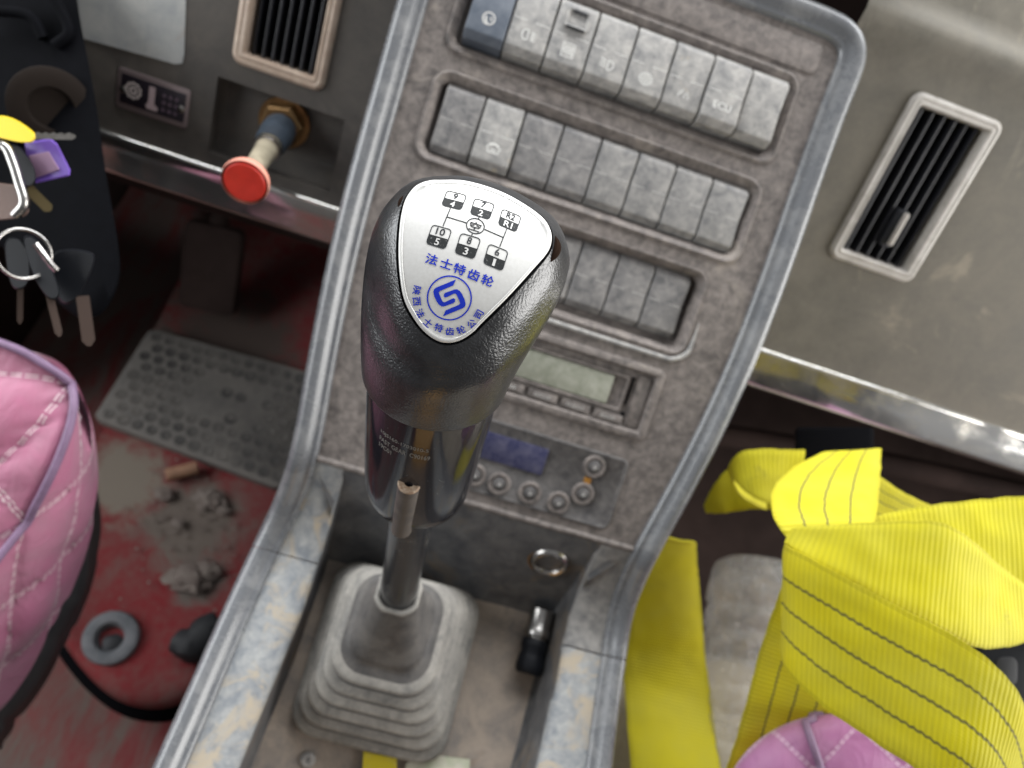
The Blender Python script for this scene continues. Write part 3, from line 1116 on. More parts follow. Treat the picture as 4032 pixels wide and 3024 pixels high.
pl = [p for p in catmull([V((x, y, 0)) for x, y in plate_px], NK, True)]
hd = [p for p in catmull([V((x, y, o)) for (x, y), o in zip(head_px, hoff)], NK, True)]
K0 = [dome(p.x, p.y, -.0012) for p in pl]
K1 = [dome(p.x, p.y, -p.z) for p in hd]
TL_ = .0563
# angle of each loop point around the lever axis, so the loft does not twist
ang = []
for p in K1:
    d = p - AX0
    ang.append(math.atan2(d.dot(AE2), d.dot(AE1)))
cen = sum(K1, V()) / NK
ang = []
for p in K1:
    d = p - cen
    ang.append(math.atan2(d.dot(AE2), d.dot(AE1)))
for i in range(1, NK):
    while ang[i] - ang[i - 1] > math.pi: ang[i] -= 2 * math.pi
    while ang[i] - ang[i - 1] < -math.pi: ang[i] += 2 * math.pi
K3 = [axis(TL_, .0302, a) for a in ang]
K3u = [axis(TL_ - .030, .0322, a) for a in ang]


def bez(a, b, c, d, t):
    s = 1 - t
    return a * s ** 3 + b * 3 * s * s * t + c * 3 * s * t * t + d * t ** 3


bm = bmesh.new()
seat = [dome(p.x, p.y, -.0030) for p in pl]
lips = [dome(p.x + (q.x - p.x) * .10, p.y + (q.y - p.y) * .10, -.0004 - .02 * 0) for p, q in zip(pl, hd)]
lip2 = [dome(p.x + (q.x - p.x) * .28, p.y + (q.y - p.y) * .28, -.0004 - q.z * .10) for p, q in zip(pl, hd)]
lip3 = [dome(p.x + (q.x - p.x) * .55, p.y + (q.y - p.y) * .55, -.0003 - q.z * .30) for p, q in zip(pl, hd)]
lip4 = [dome(p.x + (q.x - p.x) * .82, p.y + (q.y - p.y) * .82, -.0002 - q.z * .63) for p, q in zip(pl, hd)]
loops = [seat, lips, lip2, lip3, lip4, K1]
T1 = [(k - l) for k, l in zip(K1, lip4)]
for s in range(1, 13):
    t = s / 12
    lp = []
    for a, tt, c, d in zip(K1, T1, K3u, K3):
        lp.append(bez(a, a + tt.normalized() * .012 * LS, c, d, t))
    loops.append(lp)
loops.append([axis(TL_ + .0008, .0300, a) for a in ang])
loops.append([axis(TL_ + .0016, .0288, a) for a in ang])
loops.append([axis(TL_ + .0016, .0255, a) for a in ang])
loft(bm, loops, cap0=False, cap1=False)
bmesh.ops.recalc_face_normals(bm, faces=bm.faces)
knob = obj('knob', bm, M['leather'], lev, sharp=60)
tag(knob, 'grained black knob head with slanted triangular top')
# small notches where the plate is prised out
for pts_n, rad_n in ((((2184, 930), (2192, 965), (2184, 1000), (2166, 1030)), .0013), (((1590, 772), (1579, 800), (1573, 835)), .0008)):
    bm = bmesh.new()
    ctl = catmull([dome(x, y, -.0022) for x, y in pts_n], 14)
    tube(bm, ctl, [.0002 + rad_n * math.sin(math.pi * (i + .5) / 14) for i in range(14)], 8)
    obj('plate_notch', bm, M['notch'], knob)

# domed plate as concentric rings of the outline
bm = bmesh.new()
pc = V((1850, 1010, 0))
rings = []
for s, o in ((1.0, -.0016), (1.0, -.0003), (.993, .0001), (.98, .0003), (.955, .0003), (.945, .0000)):
    rings.append([dome(pc.x + (p.x - pc.x) * s, pc.y + (p.y - pc.y) * s, o) for p in pl])
for s in (.9, .8, .7, .58, .45, .32, .2, .1, .03):
    rings.append([dome(pc.x + (p.x - pc.x) * s, pc.y + (p.y - pc.y) * s, 0) for p in pl])
loft(bm, rings, cap1=True)
bmesh.ops.recalc_face_normals(bm, faces=bm.faces)
obj('shift_pattern_plate', bm, M['plate'], knob, sharp=50)

E_ = .00012


def z2(x, y):                       # close-up survey of the upper plate
    return 1600 + x * .2712, 680 + y * .2712


def z3(x, y):                       # close-up survey of the emblem
    return 1550 + x * .27125, 950 + y * .27125


def quadmap(c):                     # unit square -> print on the plate; corners TL, TR, BR, BL
    def fn(s, t):                   # s to the right, t upwards
        a = (c[3][0] + (c[2][0] - c[3][0]) * s, c[3][1] + (c[2][1] - c[3][1]) * s)
        b = (c[0][0] + (c[1][0] - c[0][0]) * s, c[0][1] + (c[1][1] - c[0][1]) * s)
        return z2(a[0] + (b[0] - a[0]) * t, a[1] + (b[1] - a[1]) * t)
    return fn


GATES = [('9', '4', ((590, 250), (885, 325), (795, 545), (505, 470))), ('7', '2', ((992, 362), (1290, 455), (1205, 686), (920, 595))), ('R2', 'R1', ((1395, 516), (1677, 636), (1594, 866), (1327, 750))),
         ('10', '5', ((378, 746), (668, 826), (565, 1116), (278, 1028))), ('8', '3', ((792, 868), (1090, 956), (984, 1260), (695, 1165))), ('6', '1', ((1198, 1024), (1488, 1140), (1395, 1432), (1110, 1314)))]
WGT = .016
for up, lowr, c in GATES:
    fn = quadmap(c)
    bm = bmesh.new()
    outl = rr(.02, .98, .02, .98, .16, 6)
    vs, fs = stroke(outl, .045, True)
    add_flat(bm, vs, fs, lambda x, y: dome(*fn(x, y), E_ + .00003), 1)
    # filled lower half
    lo_ = [p for p in rr(.02, .98, .02, .98, .16, 6) if p[1] < .47]
    lo_ = sorted(lo_, key=lambda p: math.atan2(p[1] - .47, p[0] - .5))
    poly = [(.98, .50)] + [(.02, .50)] + lo_
    add_flat(bm, poly, [list(range(len(poly)))], lambda x, y: dome(*fn(x, y), E_), 0)
    for txt, yc, mi, e in ((up, .755, 1, E_ + .00004), (lowr, .245, 2, E_ + .00010)):
        vs, fs = text_polys(txt, 1.0, WGT)
        a, b, cc_, d = box2(vs)
        hgt = .34
        sx = (.22 if len(txt) == 1 else .44) / max(b - a, .001) if txt not in ('1',) else .13 / max(b - a, .001)
        sy = hgt / (d - cc_)
        add_flat(bm, [((x - (a + b) / 2) * sx + .5, (y - (cc_ + d) / 2) * sy + yc) for x, y in vs], fs, lambda x, y: dome(*fn(x, y), e), mi)
    obj('gear_mark', bm, [M['ink'], M['ink_line'], M['plate']], knob)
bm = bmesh.new()
lw = 15


def zline(p, q):
    n = 8
    pts = [(p[0] + (q[0] - p[0]) * i / n, p[1] + (q[1] - p[1]) * i / n) for i in range(n + 1)]
    add_flat(bm, *stroke(pts, lw), lambda x, y: dome(*z2(x, y), E_))


zline((640, 515), (532, 775)); zline((590, 640), (872, 727)); zline((1135, 820), (1410, 940)); zline((1465, 800), (1355, 1075)); zline((1062, 640), (1042, 675)); zline((960, 882), (948, 915))
ell = []
for k in range(48):
    a = 2 * math.pi * k / 48
    x, y = 131 * math.cos(a), 108 * math.sin(a)
    ell.append((1003 + x * math.cos(R_(18)) - y * math.sin(R_(18)), 773 + x * math.sin(R_(18)) + y * math.cos(R_(18))))
add_flat(bm, *stroke(ell, lw, True), lambda x, y: dome(*z2(x, y), E_))


def glyph(ch, cx, cy, w, h, rot, zf, bold=0.0, e=E_):
    """one character centred at survey point (cx, cy); rot = clockwise turn; strokes thickened by overprinting"""
    vs, fs = text_polys(ch, 1.0, 0.0)
    a, b, c, d = box2(vs)
    ca, sa = math.cos(R_(rot)), math.sin(R_(rot))
    for k, (ox, oy) in enumerate(((0, 0), (bold, 0), (-bold, 0), (0, bold), (0, -bold)) if bold else ((0, 0),)):
        def fn(x, y):
            X = ((x - (a + b) / 2) / (b - a) + ox) * w
            Y = (-(y - (c + d) / 2) / (d - c) + oy) * h
            return dome(*zf(cx + X * ca - Y * sa, cy + X * sa + Y * ca), e + .00002 * k)
        add_flat(bm, vs, fs, fn)


glyph('空', 1000, 780, 165, 125, 18, z2, .012)
obj('gate_lines', bm, M['ink_line'], knob)
bm = bmesh.new()
for ch, x, y, r_ in (('法', 552, 262, 17), ('士', 768, 326, 19), ('特', 958, 404, 20), ('齿', 1166, 488, 21), ('轮', 1364, 568, 22)):
    glyph(ch, x, y, 172, 150 if ch != '士' else 140, r_, z3, .022)
obj('maker_lettering', bm, M['blue_ink'], knob)
bm = bmesh.new()
for ch, x, y in (('陕', 335, 712), ('西', 332, 872), ('法', 385, 1045), ('士', 497, 1183), ('特', 655, 1255), ('齿', 815, 1308), ('轮', 977, 1285), ('公', 1130, 1195), ('司', 1237, 1065)):
    ag = math.degrees(math.atan2(823 - y, 808 - x))       # direction to the emblem centre, y down
    glyph(ch, x, y, 122, 112, ag + 90, z3, .020)
obj('ring_lettering', bm, M['blue_ink'], knob)
bm = bmesh.new()
add_flat(bm, *stroke(arc(808, 823, 318, 318, 0, 360, 73)[:-1], 21, True), lambda x, y: dome(*z3(x, y), E_))
half = [(905, 553), (660, 655), (615, 672), (585, 698), (575, 735), (590, 800), (628, 880), (662, 925), (695, 946), (725, 948), (868, 898), (888, 880), (893, 845), (880, 828), (862, 828), (745, 884), (722, 884), (706, 868), (662, 768), (655, 742), (672, 722), (865, 640)]
for rot in (0, 1):
    pts = half if not rot else [(1620 - x, 1644 - y) for x, y in half]
    vv = [bm.verts.new(dome(*z3(x, y), E_)) for x, y in pts]
    ed = [bm.edges.new((vv[i], vv[(i + 1) % len(vv)])) for i in range(len(vv))]
    bmesh.ops.triangle_fill(bm, use_beauty=True, edges=ed)
obj('emblem', bm, M['blue_ink'], knob)

# glossy sleeve
bm = bmesh.new()
SB = .1494
pr_s = [(TL_ - .004, .0262), (TL_ + .0012, .0274), (TL_ + .004, .0277), (.085, .0276), (.105, .0273), (.125, .0268), (SB - .010, .0262), (SB - .004, .0256), (SB - .001, .0246), (SB, .0228), (SB - .001, .0200), (SB - .02, .0190)]
NS = 72
loft(bm, [[axis(t, r, 2 * math.pi * k / NS) for k in range(NS)] for t, r in pr_s], cap1=True)
bmesh.ops.recalc_face_normals(bm, faces=bm.faces)
slv = obj('sleeve', bm, M['sleeve'], lev, sharp=50)
tag(slv, 'glossy black cylindrical sleeve under the knob')
# part number, wrapped round the sleeve
bm = bmesh.new()
for txt, ph, t0, hh, ln in (('10JS160-1703010-5', -125, .0765, .0030, .0220), ('FAST GEAR  C90169', -126, .0815, .0030, .0235), ('19C01', -126, .0862, .0030, .0068)):
    vs, fs = text_polys(txt, 1.0, .004, 'LEFT')
    a, b, c, d = box2(vs)
    add_flat(bm, vs, fs, lambda x, y: axis(t0 - (y - c) / (d - c) * hh, .02782, R_(ph) + ((x - a) / (b - a)) * ln / .0277))
obj('part_number', bm, M['grey_ink'], slv)
# slot at the sleeve's foot with the exposed bolt
bm = bmesh.new()
p_top = axis(.1040, .0262, R_(-92)); p_bot = axis(SB + .003, .0236, R_(-94))
lathe(bm, p_bot, (p_top - p_bot), [(0, .0043), ((p_top - p_bot).length - .0010, .0043), ((p_top - p_bot).length, .0038), ((p_top - p_bot).length, .0024), ((p_top - p_bot).length - .0026, .0020)], 24)
pin = obj('lock_bolt', bm, dusty('dull_bolt_steel', (.055, .050, .047, 1), (.12, .10, .085, 1), .4, .7, 150, rough=.35), lev)
bm = bmesh.new()
d_ = (p_top - p_bot).normalized()
lathe(bm, p_top - d_ * .0010, d_, [(0, .0044), (.0012, .0044), (.0016, .0040), (.0016, .0020), (.0004, .0017)], 24, cap0=False)
obj('bolt_end', bm, dusty('rusty_bolt_end', (.22, .13, .075, 1), (.45, .36, .27, 1), .4, .65, 500, rough=.5), pin)
bm = bmesh.new()
lathe(bm, p_top - d_ * .0006, d_, [(0, .0016), (.0011, .0014)], 12)
obj('bolt_hole', bm, M['void'], pin)
# shaft
bm = bmesh.new()
NSH = 48
loft(bm, [[axis(t, r, 2 * math.pi * k / NSH) for k in range(NSH)] for t, r in ((.120, .0118), (.16, .0119), (.22, .0120), (.30, .0121), (.36, .0121))], cap0=True, cap1=True)
bmesh.ops.recalc_face_normals(bm, faces=bm.faces)
obj('shaft', bm, dusty('greasy_black_shaft', (.020, .021, .024, 1), (.10, .094, .086, 1), .52, .82, 60, rough=.14, rough_dust=.5, fine=.12, bumps=.08, stretch=(1, 1, .5)), lev, sharp=50)

# ---- rubber boot
boot = thing('gear_lever_boot', 'dusty grey pleated rubber boot around the gear lever shaft', 'rubber boot', floor_pt(.070, -.248))
bm = bmesh.new()
bx0, bx1, by0, by1 = .0215, .1188, -.3008, -.1945
rc = axis(.286)                    # ring centre
NB = 9


def boot_loop(x0, x1, y0, y1, r, ctr, h, blend=0.0, rad=.014):
    pts = rr(x0, x1, y0, y1, r, 8)
    return [floor_pt(x, y, h) for x, y in pts]


def rect_at(s):                     # s 0 at the base, 1 at the neck
    hw0, hl0 = (bx1 - bx0) / 2, (by1 - by0) / 2
    nb = V((.0630, -.2270))
    c0 = V(((bx0 + bx1) / 2, (by0 + by1) / 2))
    c = c0.lerp(nb, s)
    hw = hw0 + (.0252 - hw0) * s; hl = hl0 + (.0270 - hl0) * s
    return c, hw, hl


HB = .069
loops = [boot_loop(bx0 - .002, bx1 + .002, by0 - .002, by1 + .002, .016, None, -.001), boot_loop(bx0 - .002, bx1 + .002, by0 - .002, by1 + .002, .016, None, .003), boot_loop(bx0 + .001, bx1 - .001, by0 + .001, by1 - .001, .015, None, .006)]
NP = 6
bare_shaded = set()
for k in range(NP):
    for ds_, dh, off_ in ((.0, .0, -.0034), (.0, .12, .0002), (-.03, .28, .0018), (.0, .46, .0018), (.16, .56, .0010), (.50, .62, -.0002), (.80, .68, -.0016), (1.0, .80, -.0034), (1.0, .95, -.0036)):
        s = (k + ds_) / NP
        h = .006 + (HB - .006) * (k + dh) / NP
        c, hw, hl = rect_at(max(0, s))
        hw += off_; hl += off_
        if dh < .2 or dh > .60: bare_shaded.add(len(loops))  # bare rubber, with shade in the pleat valleys put into its colour
        loops.append(boot_loop(c.x - hw, c.x + hw, c.y - hl, c.y + hl, min(.017, hw * .6), None, h))
rad_pts = len(loops[0])
lastc, lw_, ll_ = rect_at(1.0)
# neck: rounded rectangle narrowing to the ring on the shaft
base_loop = loops[-1]
ring_a = []
ctrb = sum(base_loop, V()) / rad_pts
for p in base_loop:
    d = p - ctrb
    ring_a.append(math.atan2(d.dot(AE2), d.dot(AE1)))
for t in (.12, .3, .5, .7, .86, .95):
    lp = []
    for p, a in zip(base_loop, ring_a):
        q = axis(.286, .0150, a)
        lp.append(p.lerp(q, t) - (axis(.286) - axis(.286)) + AX * (-.006 * math.sin(math.pi * t)))
    loops.append(lp)
loops.append([axis(.286, .0152, a) for a in ring_a])
loops.append([axis(.2845, .0158, a) for a in ring_a])
loops.append([axis(.282, .0158, a) for a in ring_a])
loops.append([axis(.2808, .0148, a) for a in ring_a])
loops.append([axis(.2815, .0124, a) for a in ring_a])
loops.append([axis(.30, .0122, a) for a in ring_a])
rows_b = loft(bm, loops, cap0=True)
row_of = {v: i for i, r_ in enumerate(rows_b) for v in r_}
for f_ in bm.faces:
    i_ = min(row_of[v] for v in f_.verts)
    if i_ in bare_shaded or (len(loops) - 13 < i_ < len(loops) - 6):
        f_.material_index = 1
bmesh.ops.recalc_face_normals(bm, faces=bm.faces)
obj('pleated_skirt', bm, [M['boot'], M['boot_bare_shaded']], boot, sharp=75)
# ---- things lying in the tray
lig = thing('cigarette_lighter', 'cigarette lighter with chrome barrel and black knob lying in the gear lever tray', 'lighter', on(2105, 2540, FO, FN))
p1 = on(2138, 2398, FO + FN * .0098, FN); p0 = on(2078, 2655, FO + FN * .0098, FN)
dl = (p0 - p1); LL = dl.length
bm = bmesh.new()
lathe(bm, p1, dl, [(0, .0072), (.001, .0082), (LL * .30, .0084), (LL * .32, .0090), (LL * .42, .0091), (LL * .44, .0078), (LL * .50, .0075)], 30)
obj('barrel', bm, M['chrome'], lig)
bm = bmesh.new()
lathe(bm, p1 + dl * .47, dl, [(0, .0082), (LL * .03, .0092), (LL * .12, .0094), (LL * .20, .0082), (LL * .26, .0090), (LL * .40, .0097), (LL * .49, .0094), (LL * .52, .0082)], 30)
kb = obj('knob', bm, M['black'], lig)
bm = bmesh.new()
lathe(bm, p1 + dl * .985, dl, [(0, .0080), (.0006, .0078)], 24)
obj('symbol_face', bm, M['black_soft'], kb)


def floor_quad(pts, h):
    return [on(px, py, FO + FN * h, FN) for px, py in pts]


bm = bmesh.new()
q = floor_quad(((1432, 2958), (1562, 2985), (1560, 3080), (1425, 3060)), .0035)
loft(bm, [q, [p + FN * .0012 for p in q]], cap0=True, cap1=True)
tg = obj('yellow_tag', bm, dusty('yellow_tag_plastic', (.62, .50, .01, 1), (.55, .47, .16, 1), .5, .7, 90, rough=.3, fine=.1))
tag(tg, 'small yellow plastic tag in the tray in front of the rubber boot', 'tag')
bm = bmesh.new()
q = floor_quad(((1700, 2972), (1850, 2990), (1845, 3075), (1585, 3065), (1600, 3005)), .0025)
loft(bm, [q, [p + FN * .0006 for p in q]], cap0=True, cap1=True)
pp = obj('paper_scrap', bm, dusty('printed_paper', (.40, .44, .30, 1), (.60, .57, .48, 1), .4, .6, 110, rough=.6, stain=(.5, .25, .2, 1), stain_lo=.68, stain_hi=.72, stain_scale=160))
tag(pp, 'pale green printed paper scrap beside the yellow tag in the tray', 'paper')

# ================================================================== DASHBOARD FITTINGS
def air_vent(box, frame_m, label, slats, tab, grp):
    x0, x1, w0, w1 = box
    t = thing('air_vent', label, 'air vent', D((x0 + x1) / 2, w0, 0), grp)
    bm = bmesh.new()
    loft(bm, [rrl(D, x0 + d, x1 - d, w0 + d, w1 - d, max(.006 - d, .0015), n, 5) for d, n in ((-.0012, -.0006), (-.0008, .0016), (.0008, .0034), (.0024, .0036), (.0032, .0030), (.0040, .0036), (.0056, .0034), (.0064, .0020), (.0068, -.006), (.0068, -.03))])
    bmesh.ops.recalc_face_normals(bm, faces=bm.faces)
    obj('frame', bm, frame_m, t, sharp=45)
    bm = bmesh.new()
    block(D, x0 + .003, x1 - .003, w0 + .003, w1 - .003, -.0305, -.0295, .002, .0002, bm)
    obj('duct_back', bm, M['void'], t)
    bm = bmesh.new()
    loft(bm, [rrl(D, x0 + .0064, x1 - .0064, w0 + .0064, w1 - .0064, .0015, n, 3) for n in (-.0045, -.029)])
    bmesh.ops.reverse_faces(bm, faces=bm.faces)
    obj('duct_wall', bm, M['slat'], t)
    a, b = x0 + .0072, x1 - .0072
    for k in range(slats):
        x = a + (b - a) * (k + .5) / slats
        bm = bmesh.new()
        block(D, x - .0008, x + .0008, w0 + .0068, w1 - .0068, -.022, -.0030, .0004, .0004, bm, seg=2)
        obj('slat', bm, M['slat'], t)
    for k in range(3):
        bm = bmesh.new()
        w = w0 + (w1 - w0) * (k + 1) / 4
        block(D, a, b, w - .0006, w + .0006, -.028, -.0235, .0003, .0002, bm, seg=2)
        obj('cross_slat', bm, M['slat'], t)
    if tab:
        u, w = tab
        bm = bmesh.new()
        block(D, u - .0038, u + .0038, w - .013, w + .013, -.012, .0008, .0014, .001, bm)
        tb = obj('slider', bm, M['slat'], t)
        bm = bmesh.new()
        block(D, u + .0006, u + .0034, w - .011, w + .012, .0004, .0042, .0008, .0008, bm)
        obj('slider_grip', bm, M['vent_frame_r'], tb)
    return t


air_vent(VL, M['vent_frame'], 'tan framed air vent above the red parking brake knob', 7, (-.1085, -.004), 'dashboard air vents')
ux, uw = dash(3520, 900)
air_vent(VR, M['vent_frame_r'], 'pale framed air vent with a slider on the passenger dashboard', 6, (ux, uw), 'dashboard air vents')

# polished trim strips along the dashboard's lower edge
for (a, b, label, dn_) in ((-.75, -.028, 'polished trim strip under the driver side dashboard beside the red knob', -.0090), (.224, .95, 'polished trim strip under the passenger side dashboard above the yellow strap', .0030)):
    bm = bmesh.new()
    lo = []
    n = 40
    for i in range(n + 1):
        x = a + (b - a) * i / n
        wob = .0004 * mnoise.noise(V((x * 25, 0, 1)))
        lo.append([D(x, -.1860, -.004), D(x, -.1868, .0022), D(x, -.1882, .0034 + wob), D(x, -.1900, .0034), D(x, -.2000, .0034 + dn_ * .43 + wob), D(x, -.2130, .0034 + dn_ + wob), D(x, -.2150, .0030 + dn_), D(x, -.2168, .0008 + dn_), D(x, -.2160, -.006 + dn_), D(x, -.19, -.014)])
    loft(bm, lo, closed=True, cap0=True, cap1=True)
    bmesh.ops.recalc_face_normals(bm, faces=bm.faces)
    tag(obj('trim_strip', bm, M['trim'], sharp=45), label, 'trim strip', 'dashboard trim strips')
# steel panel below the trims
for a, b, nm in ((-.75, -.028, 'knee_panel_driver_side'), (.224, .95, 'knee_panel_passenger_side')):
    bm = bmesh.new()
    loft(bm, [[D(a, -.214, -.012), D(b, -.214, -.012)], [D(a, -.226, -.020), D(b, -.226, -.020)], [D(a, -.235, -.06), D(b, -.235, -.06)], [D(a, -.22, -.35), D(b, -.22, -.35)]], closed=False)
    struct(nm, bm, M['cavity'])

# parking brake valve
nut = D(*dash(1100, 492), -.010)
disc = at(963, 719, .4200)
val = thing('parking_brake_valve', 'red pull knob of the parking brake valve with brass nut on the driver side dashboard', 'brake valve', nut)
dv = (disc - nut); LV = dv.length
a_, e1_, e2_ = basis(dv)
nb_, n1_, n2_ = basis(dv * .55 + DN * LV * .45)
bm = bmesh.new()
lathe(bm, nut - nb_ * .004, nb_, [(0, .0165), (.003, .0172), (.0045, .0168)], 36)
vw = obj('washer', bm, M['brass'], val)
bm = bmesh.new()
hexl = lambda h, r: [nut + nb_ * h + (n1_ * math.cos(R_(60 * k + 12)) + n2_ * math.sin(R_(60 * k + 12))) * r for k in range(6)]
loft(bm, [hexl(0, .0145), hexl(.0085, .0145), hexl(.0105, .0128)], cap1=True, cap0=True)
obj('hex_nut', bm, M['brass'], val, sharp=25)
bm = bmesh.new()
lathe(bm, nut + dv * .12, dv, [(0, .0105), (LV * .10, .0108), (LV * .22, .0100), (LV * .30, .0088)], 30)
obj('collar', bm, M['blue_grey'], val)
bm = bmesh.new()
lathe(bm, nut + dv * .38, dv, [(0, .0072), (LV * .05, .0078), (LV * .10, .0070), (LV * .15, .0066), (LV * .45, .0058), (LV * .55, .0056)], 28)
obj('stem', bm, M['ivory'], val)
bm = bmesh.new()
lathe(bm, nut + dv * .44, dv, [(0, .0080), (LV * .03, .0086), (LV * .05, .0080)], 28)
obj('stem_clip', bm, M['chrome'], val)
bm = bmesh.new()
lathe(bm, nut + dv * .86, dv, [(0, .0060), (LV * .04, .0100), (LV * .08, .0128), (LV * .115, .0136), (LV * .140, .0132)], 40, cap1=False)
pk = obj('pull_knob', bm, M['red_rim'], val)
bm = bmesh.new()
lathe(bm, nut + dv * .86, dv, [(LV * .132, .0120), (LV * .146, .0112), (LV * .146, .0085), (LV * .138, .0050), (LV * .134, .0025)], 40, cap0=False)
obj('knob_face', bm, M['red'], pk)

# warning label plate
lx0, lw1 = dash(470, 272)
lx1, lw0 = dash(742, 498)
lab = thing('label_plate', 'small dark label plate with gear and light symbols below the grey sticker', 'label plate', D((lx0 + lx1) / 2, lw0, 0))
lx0, lx1, lw0, lw1 = -.2050, -.1590, -.1690, -.1440
bm = bmesh.new()
block(D, lx0, lx1, lw0, lw1, 0.0002, .0010, .002, .0003, bm)
obj('plate', bm, plain('dull_mauve_metal', (.24, .19, .19, 1), .35, .4), lab)
bm = bmesh.new()
block(D, lx0 + .0025, lx1 - .0022, lw0 + .0035, lw1 - .0032, .0009, .0012, .0006, .0001, bm)
obj('dark_field', bm, plain('label_black', (.016, .012, .018, 1), .4), lab)
bm = bmesh.new()
gx, gw = lx0 + .0105, lw0 + .0132
fl = lambda x, y: D(x, y, .00135)
pts = []
for k in range(40):
    r = .0050 if (k // 2) % 2 else .0040
    pts.append((gx + r * math.cos(2 * math.pi * k / 40), gw + r * math.sin(2 * math.pi * k / 40)))
add_flat(bm, *stroke(pts, .0011, True), fl)
add_flat(bm, *stroke(arc(gx, gw, .0019, .0019, 0, 360, 16), .0013, True), fl)
obj('gear_symbol', bm, plain('label_pale_print', (.50, .44, .42, 1), .5), lab)
bm = bmesh.new()
px_ = lx0 + .0225
poly = [(px_ - .0030, lw0 + .0050), (px_ + .0042, lw0 + .0050), (px_ + .0042, lw0 + .0075), (px_ + .0018, lw0 + .0090), (px_ + .0018, lw0 + .0195), (px_ - .0022, lw0 + .0195), (px_ - .0022, lw0 + .0090), (px_ - .0034, lw0 + .0075)]
add_flat(bm, poly, [list(range(8))], fl)
obj('lamp_symbol', bm, plain('label_mauve_print', (.42, .33, .34, 1), .5), lab)
bm = bmesh.new()
for r in range(3):
    for k in range(3):
        x = lx0 + .0288 + k * .0040
        y = lw0 + .0075 + r * .0045
        add_flat(bm, *stroke([(x, y), (x + .0026, y)], .0007), fl)
        add_flat(bm, *stroke([(x + .0013, y - .0014), (x + .0013, y + .0014)], .0006), fl)
obj('fine_print', bm, plain('label_violet_print', (.20, .14, .19, 1), .5), lab)
for x in (lx0 + .0040, lx1 - .0045):
    bm = bmesh.new()
    lathe(bm, D(x, lw0 + .0118, .0009), DN, [(0, .0024), (.0008, .0022), (.0013, .0012)], 16, cap0=False)
    obj('rivet', bm, M['steel'], lab)
# grey sticker
bm = bmesh.new()
pts = [dash(300, -60), dash(735, -60), dash(726, 215), dash(718, 250), dash(690, 252), dash(325, 150)]
loft(bm, [[D(x, w, .0002) for x, w in pts], [D(x, w, .0006) for x, w in pts]], cap0=True, cap1=True)
tag(obj('sticker', bm, dusty('grey_paper_sticker', (.30, .315, .32, 1), (.44, .44, .42, 1), .38, .7, 60, rough=.6, stain=(.33, .28, .23, 1), stain_lo=.62, stain_hi=.74, stain_scale=30, bumps=.25)), 'blank grey paper sticker at the top of the driver side dashboard', 'sticker')

# ================================================================== STEERING COLUMN, KEYS
col = thing('steering_column', 'black steering column shroud with ignition lock beside the hanging keys', 'steering column', at(150, 900, .50))
outl = [(-500, -300), (150, -250), (285, -60), (330, 130), (385, 420), (425, 700), (470, 960), (475, 1110), (420, 1230), (340, 1265), (240, 1190), (150, 1080), (-100, 900), (-500, 700)]
bm = bmesh.new()
lp = catmull([at(x, y, .43) for x, y in outl], 80, True)
cen_c = sum(lp, V()) / 80
deep = (cen_c - CAM).normalized() * .10 + V((-.05, 0, 0))
loops = []
for s, dd in ((.80, -.006), (.93, -.004), (.98, 0.0), (1.0, .006), (.99, .02), (.88, .06)):
    loops.append([cen_c + (p - cen_c) * s + deep.normalized() * dd for p in lp])
loft(bm, loops, cap0=True, cap1=True)
bmesh.ops.recalc_face_normals(bm, faces=bm.faces)
obj('shroud', bm, M['column'], col, sharp=60)
bm = bmesh.new()
lathe(bm, at(200, 420, .425), V((.5, -.6, .5)), [(0, .022), (.004, .022), (.006, .019), (.006, .012), (.002, .011)], 30)
obj('lock_barrel', bm, plain('brown_lock_ring', (.016, .012, .010, 1), .85, spec=.08), col)
bm = bmesh.new()
tube(bm, catmull([at(40, 560, .424), at(100, 400, .420), at(190, 320, .420), at(290, 330, .425)], 20), .004, 10)
obj('trim_bead', bm, M['column'], col)
bm = bmesh.new()
tube(bm, catmull([at(-60, 40, .418), at(110, 60, .420), at(170, 150, .424)], 16), .003, 10)
tube(bm, catmull([at(170, -80, .418), at(270, 110, .424), at(215, 180, .424)], 16), .003, 10)
obj('moulding_line', bm, M['column'], col)

KZ = .36


def key_blade(bm, p, q, w, th=.0012, teeth=0):
    d = (q - p).normalized()
    n = (CAM - p).normalized()
    s = d.cross(n).normalized()
    n = s.cross(d)
    L = (q - p).length
    A = [(0, .5), (L * .9, .5), (L, .15)]
    B = [(L, -.15), (L * .88, -.5)]
    if teeth:
        for k in range(teeth * 2):
            B.append((L * .85 * (1 - k / (teeth * 2)), -.5 + (.22 if k % 2 else 0)))
    B.append((0, -.5))
    pts = [p + d * a + s * b * w for a, b in A + B]
    loft(bm, [[x - n * th / 2 for x in pts], [x + n * th / 2 for x in pts]], cap0=True, cap1=True)
    return bm


def flat_shape(bm, pts, Z, th, bev=.0008):
    """a flat moulded shape with softened edges; survey outline at depth Z"""
    lp = [at(x, y, Z) for x, y in pts]
    c = sum(lp, V()) / len(lp)
    n = (CAM - c).normalized()
    loft(bm, [[p - n * th for p in lp], [p - n * bev for p in lp], [c + (p - c) * .93 for p in lp]], cap0=True, cap1=True)
    bmesh.ops.recalc_face_normals(bm, faces=bm.faces)
    return bm


def smooth_px(pts, n=40):
    return [(p.x, p.y) for p in catmull([V((x, y, 0)) for x, y in pts], n, True)]


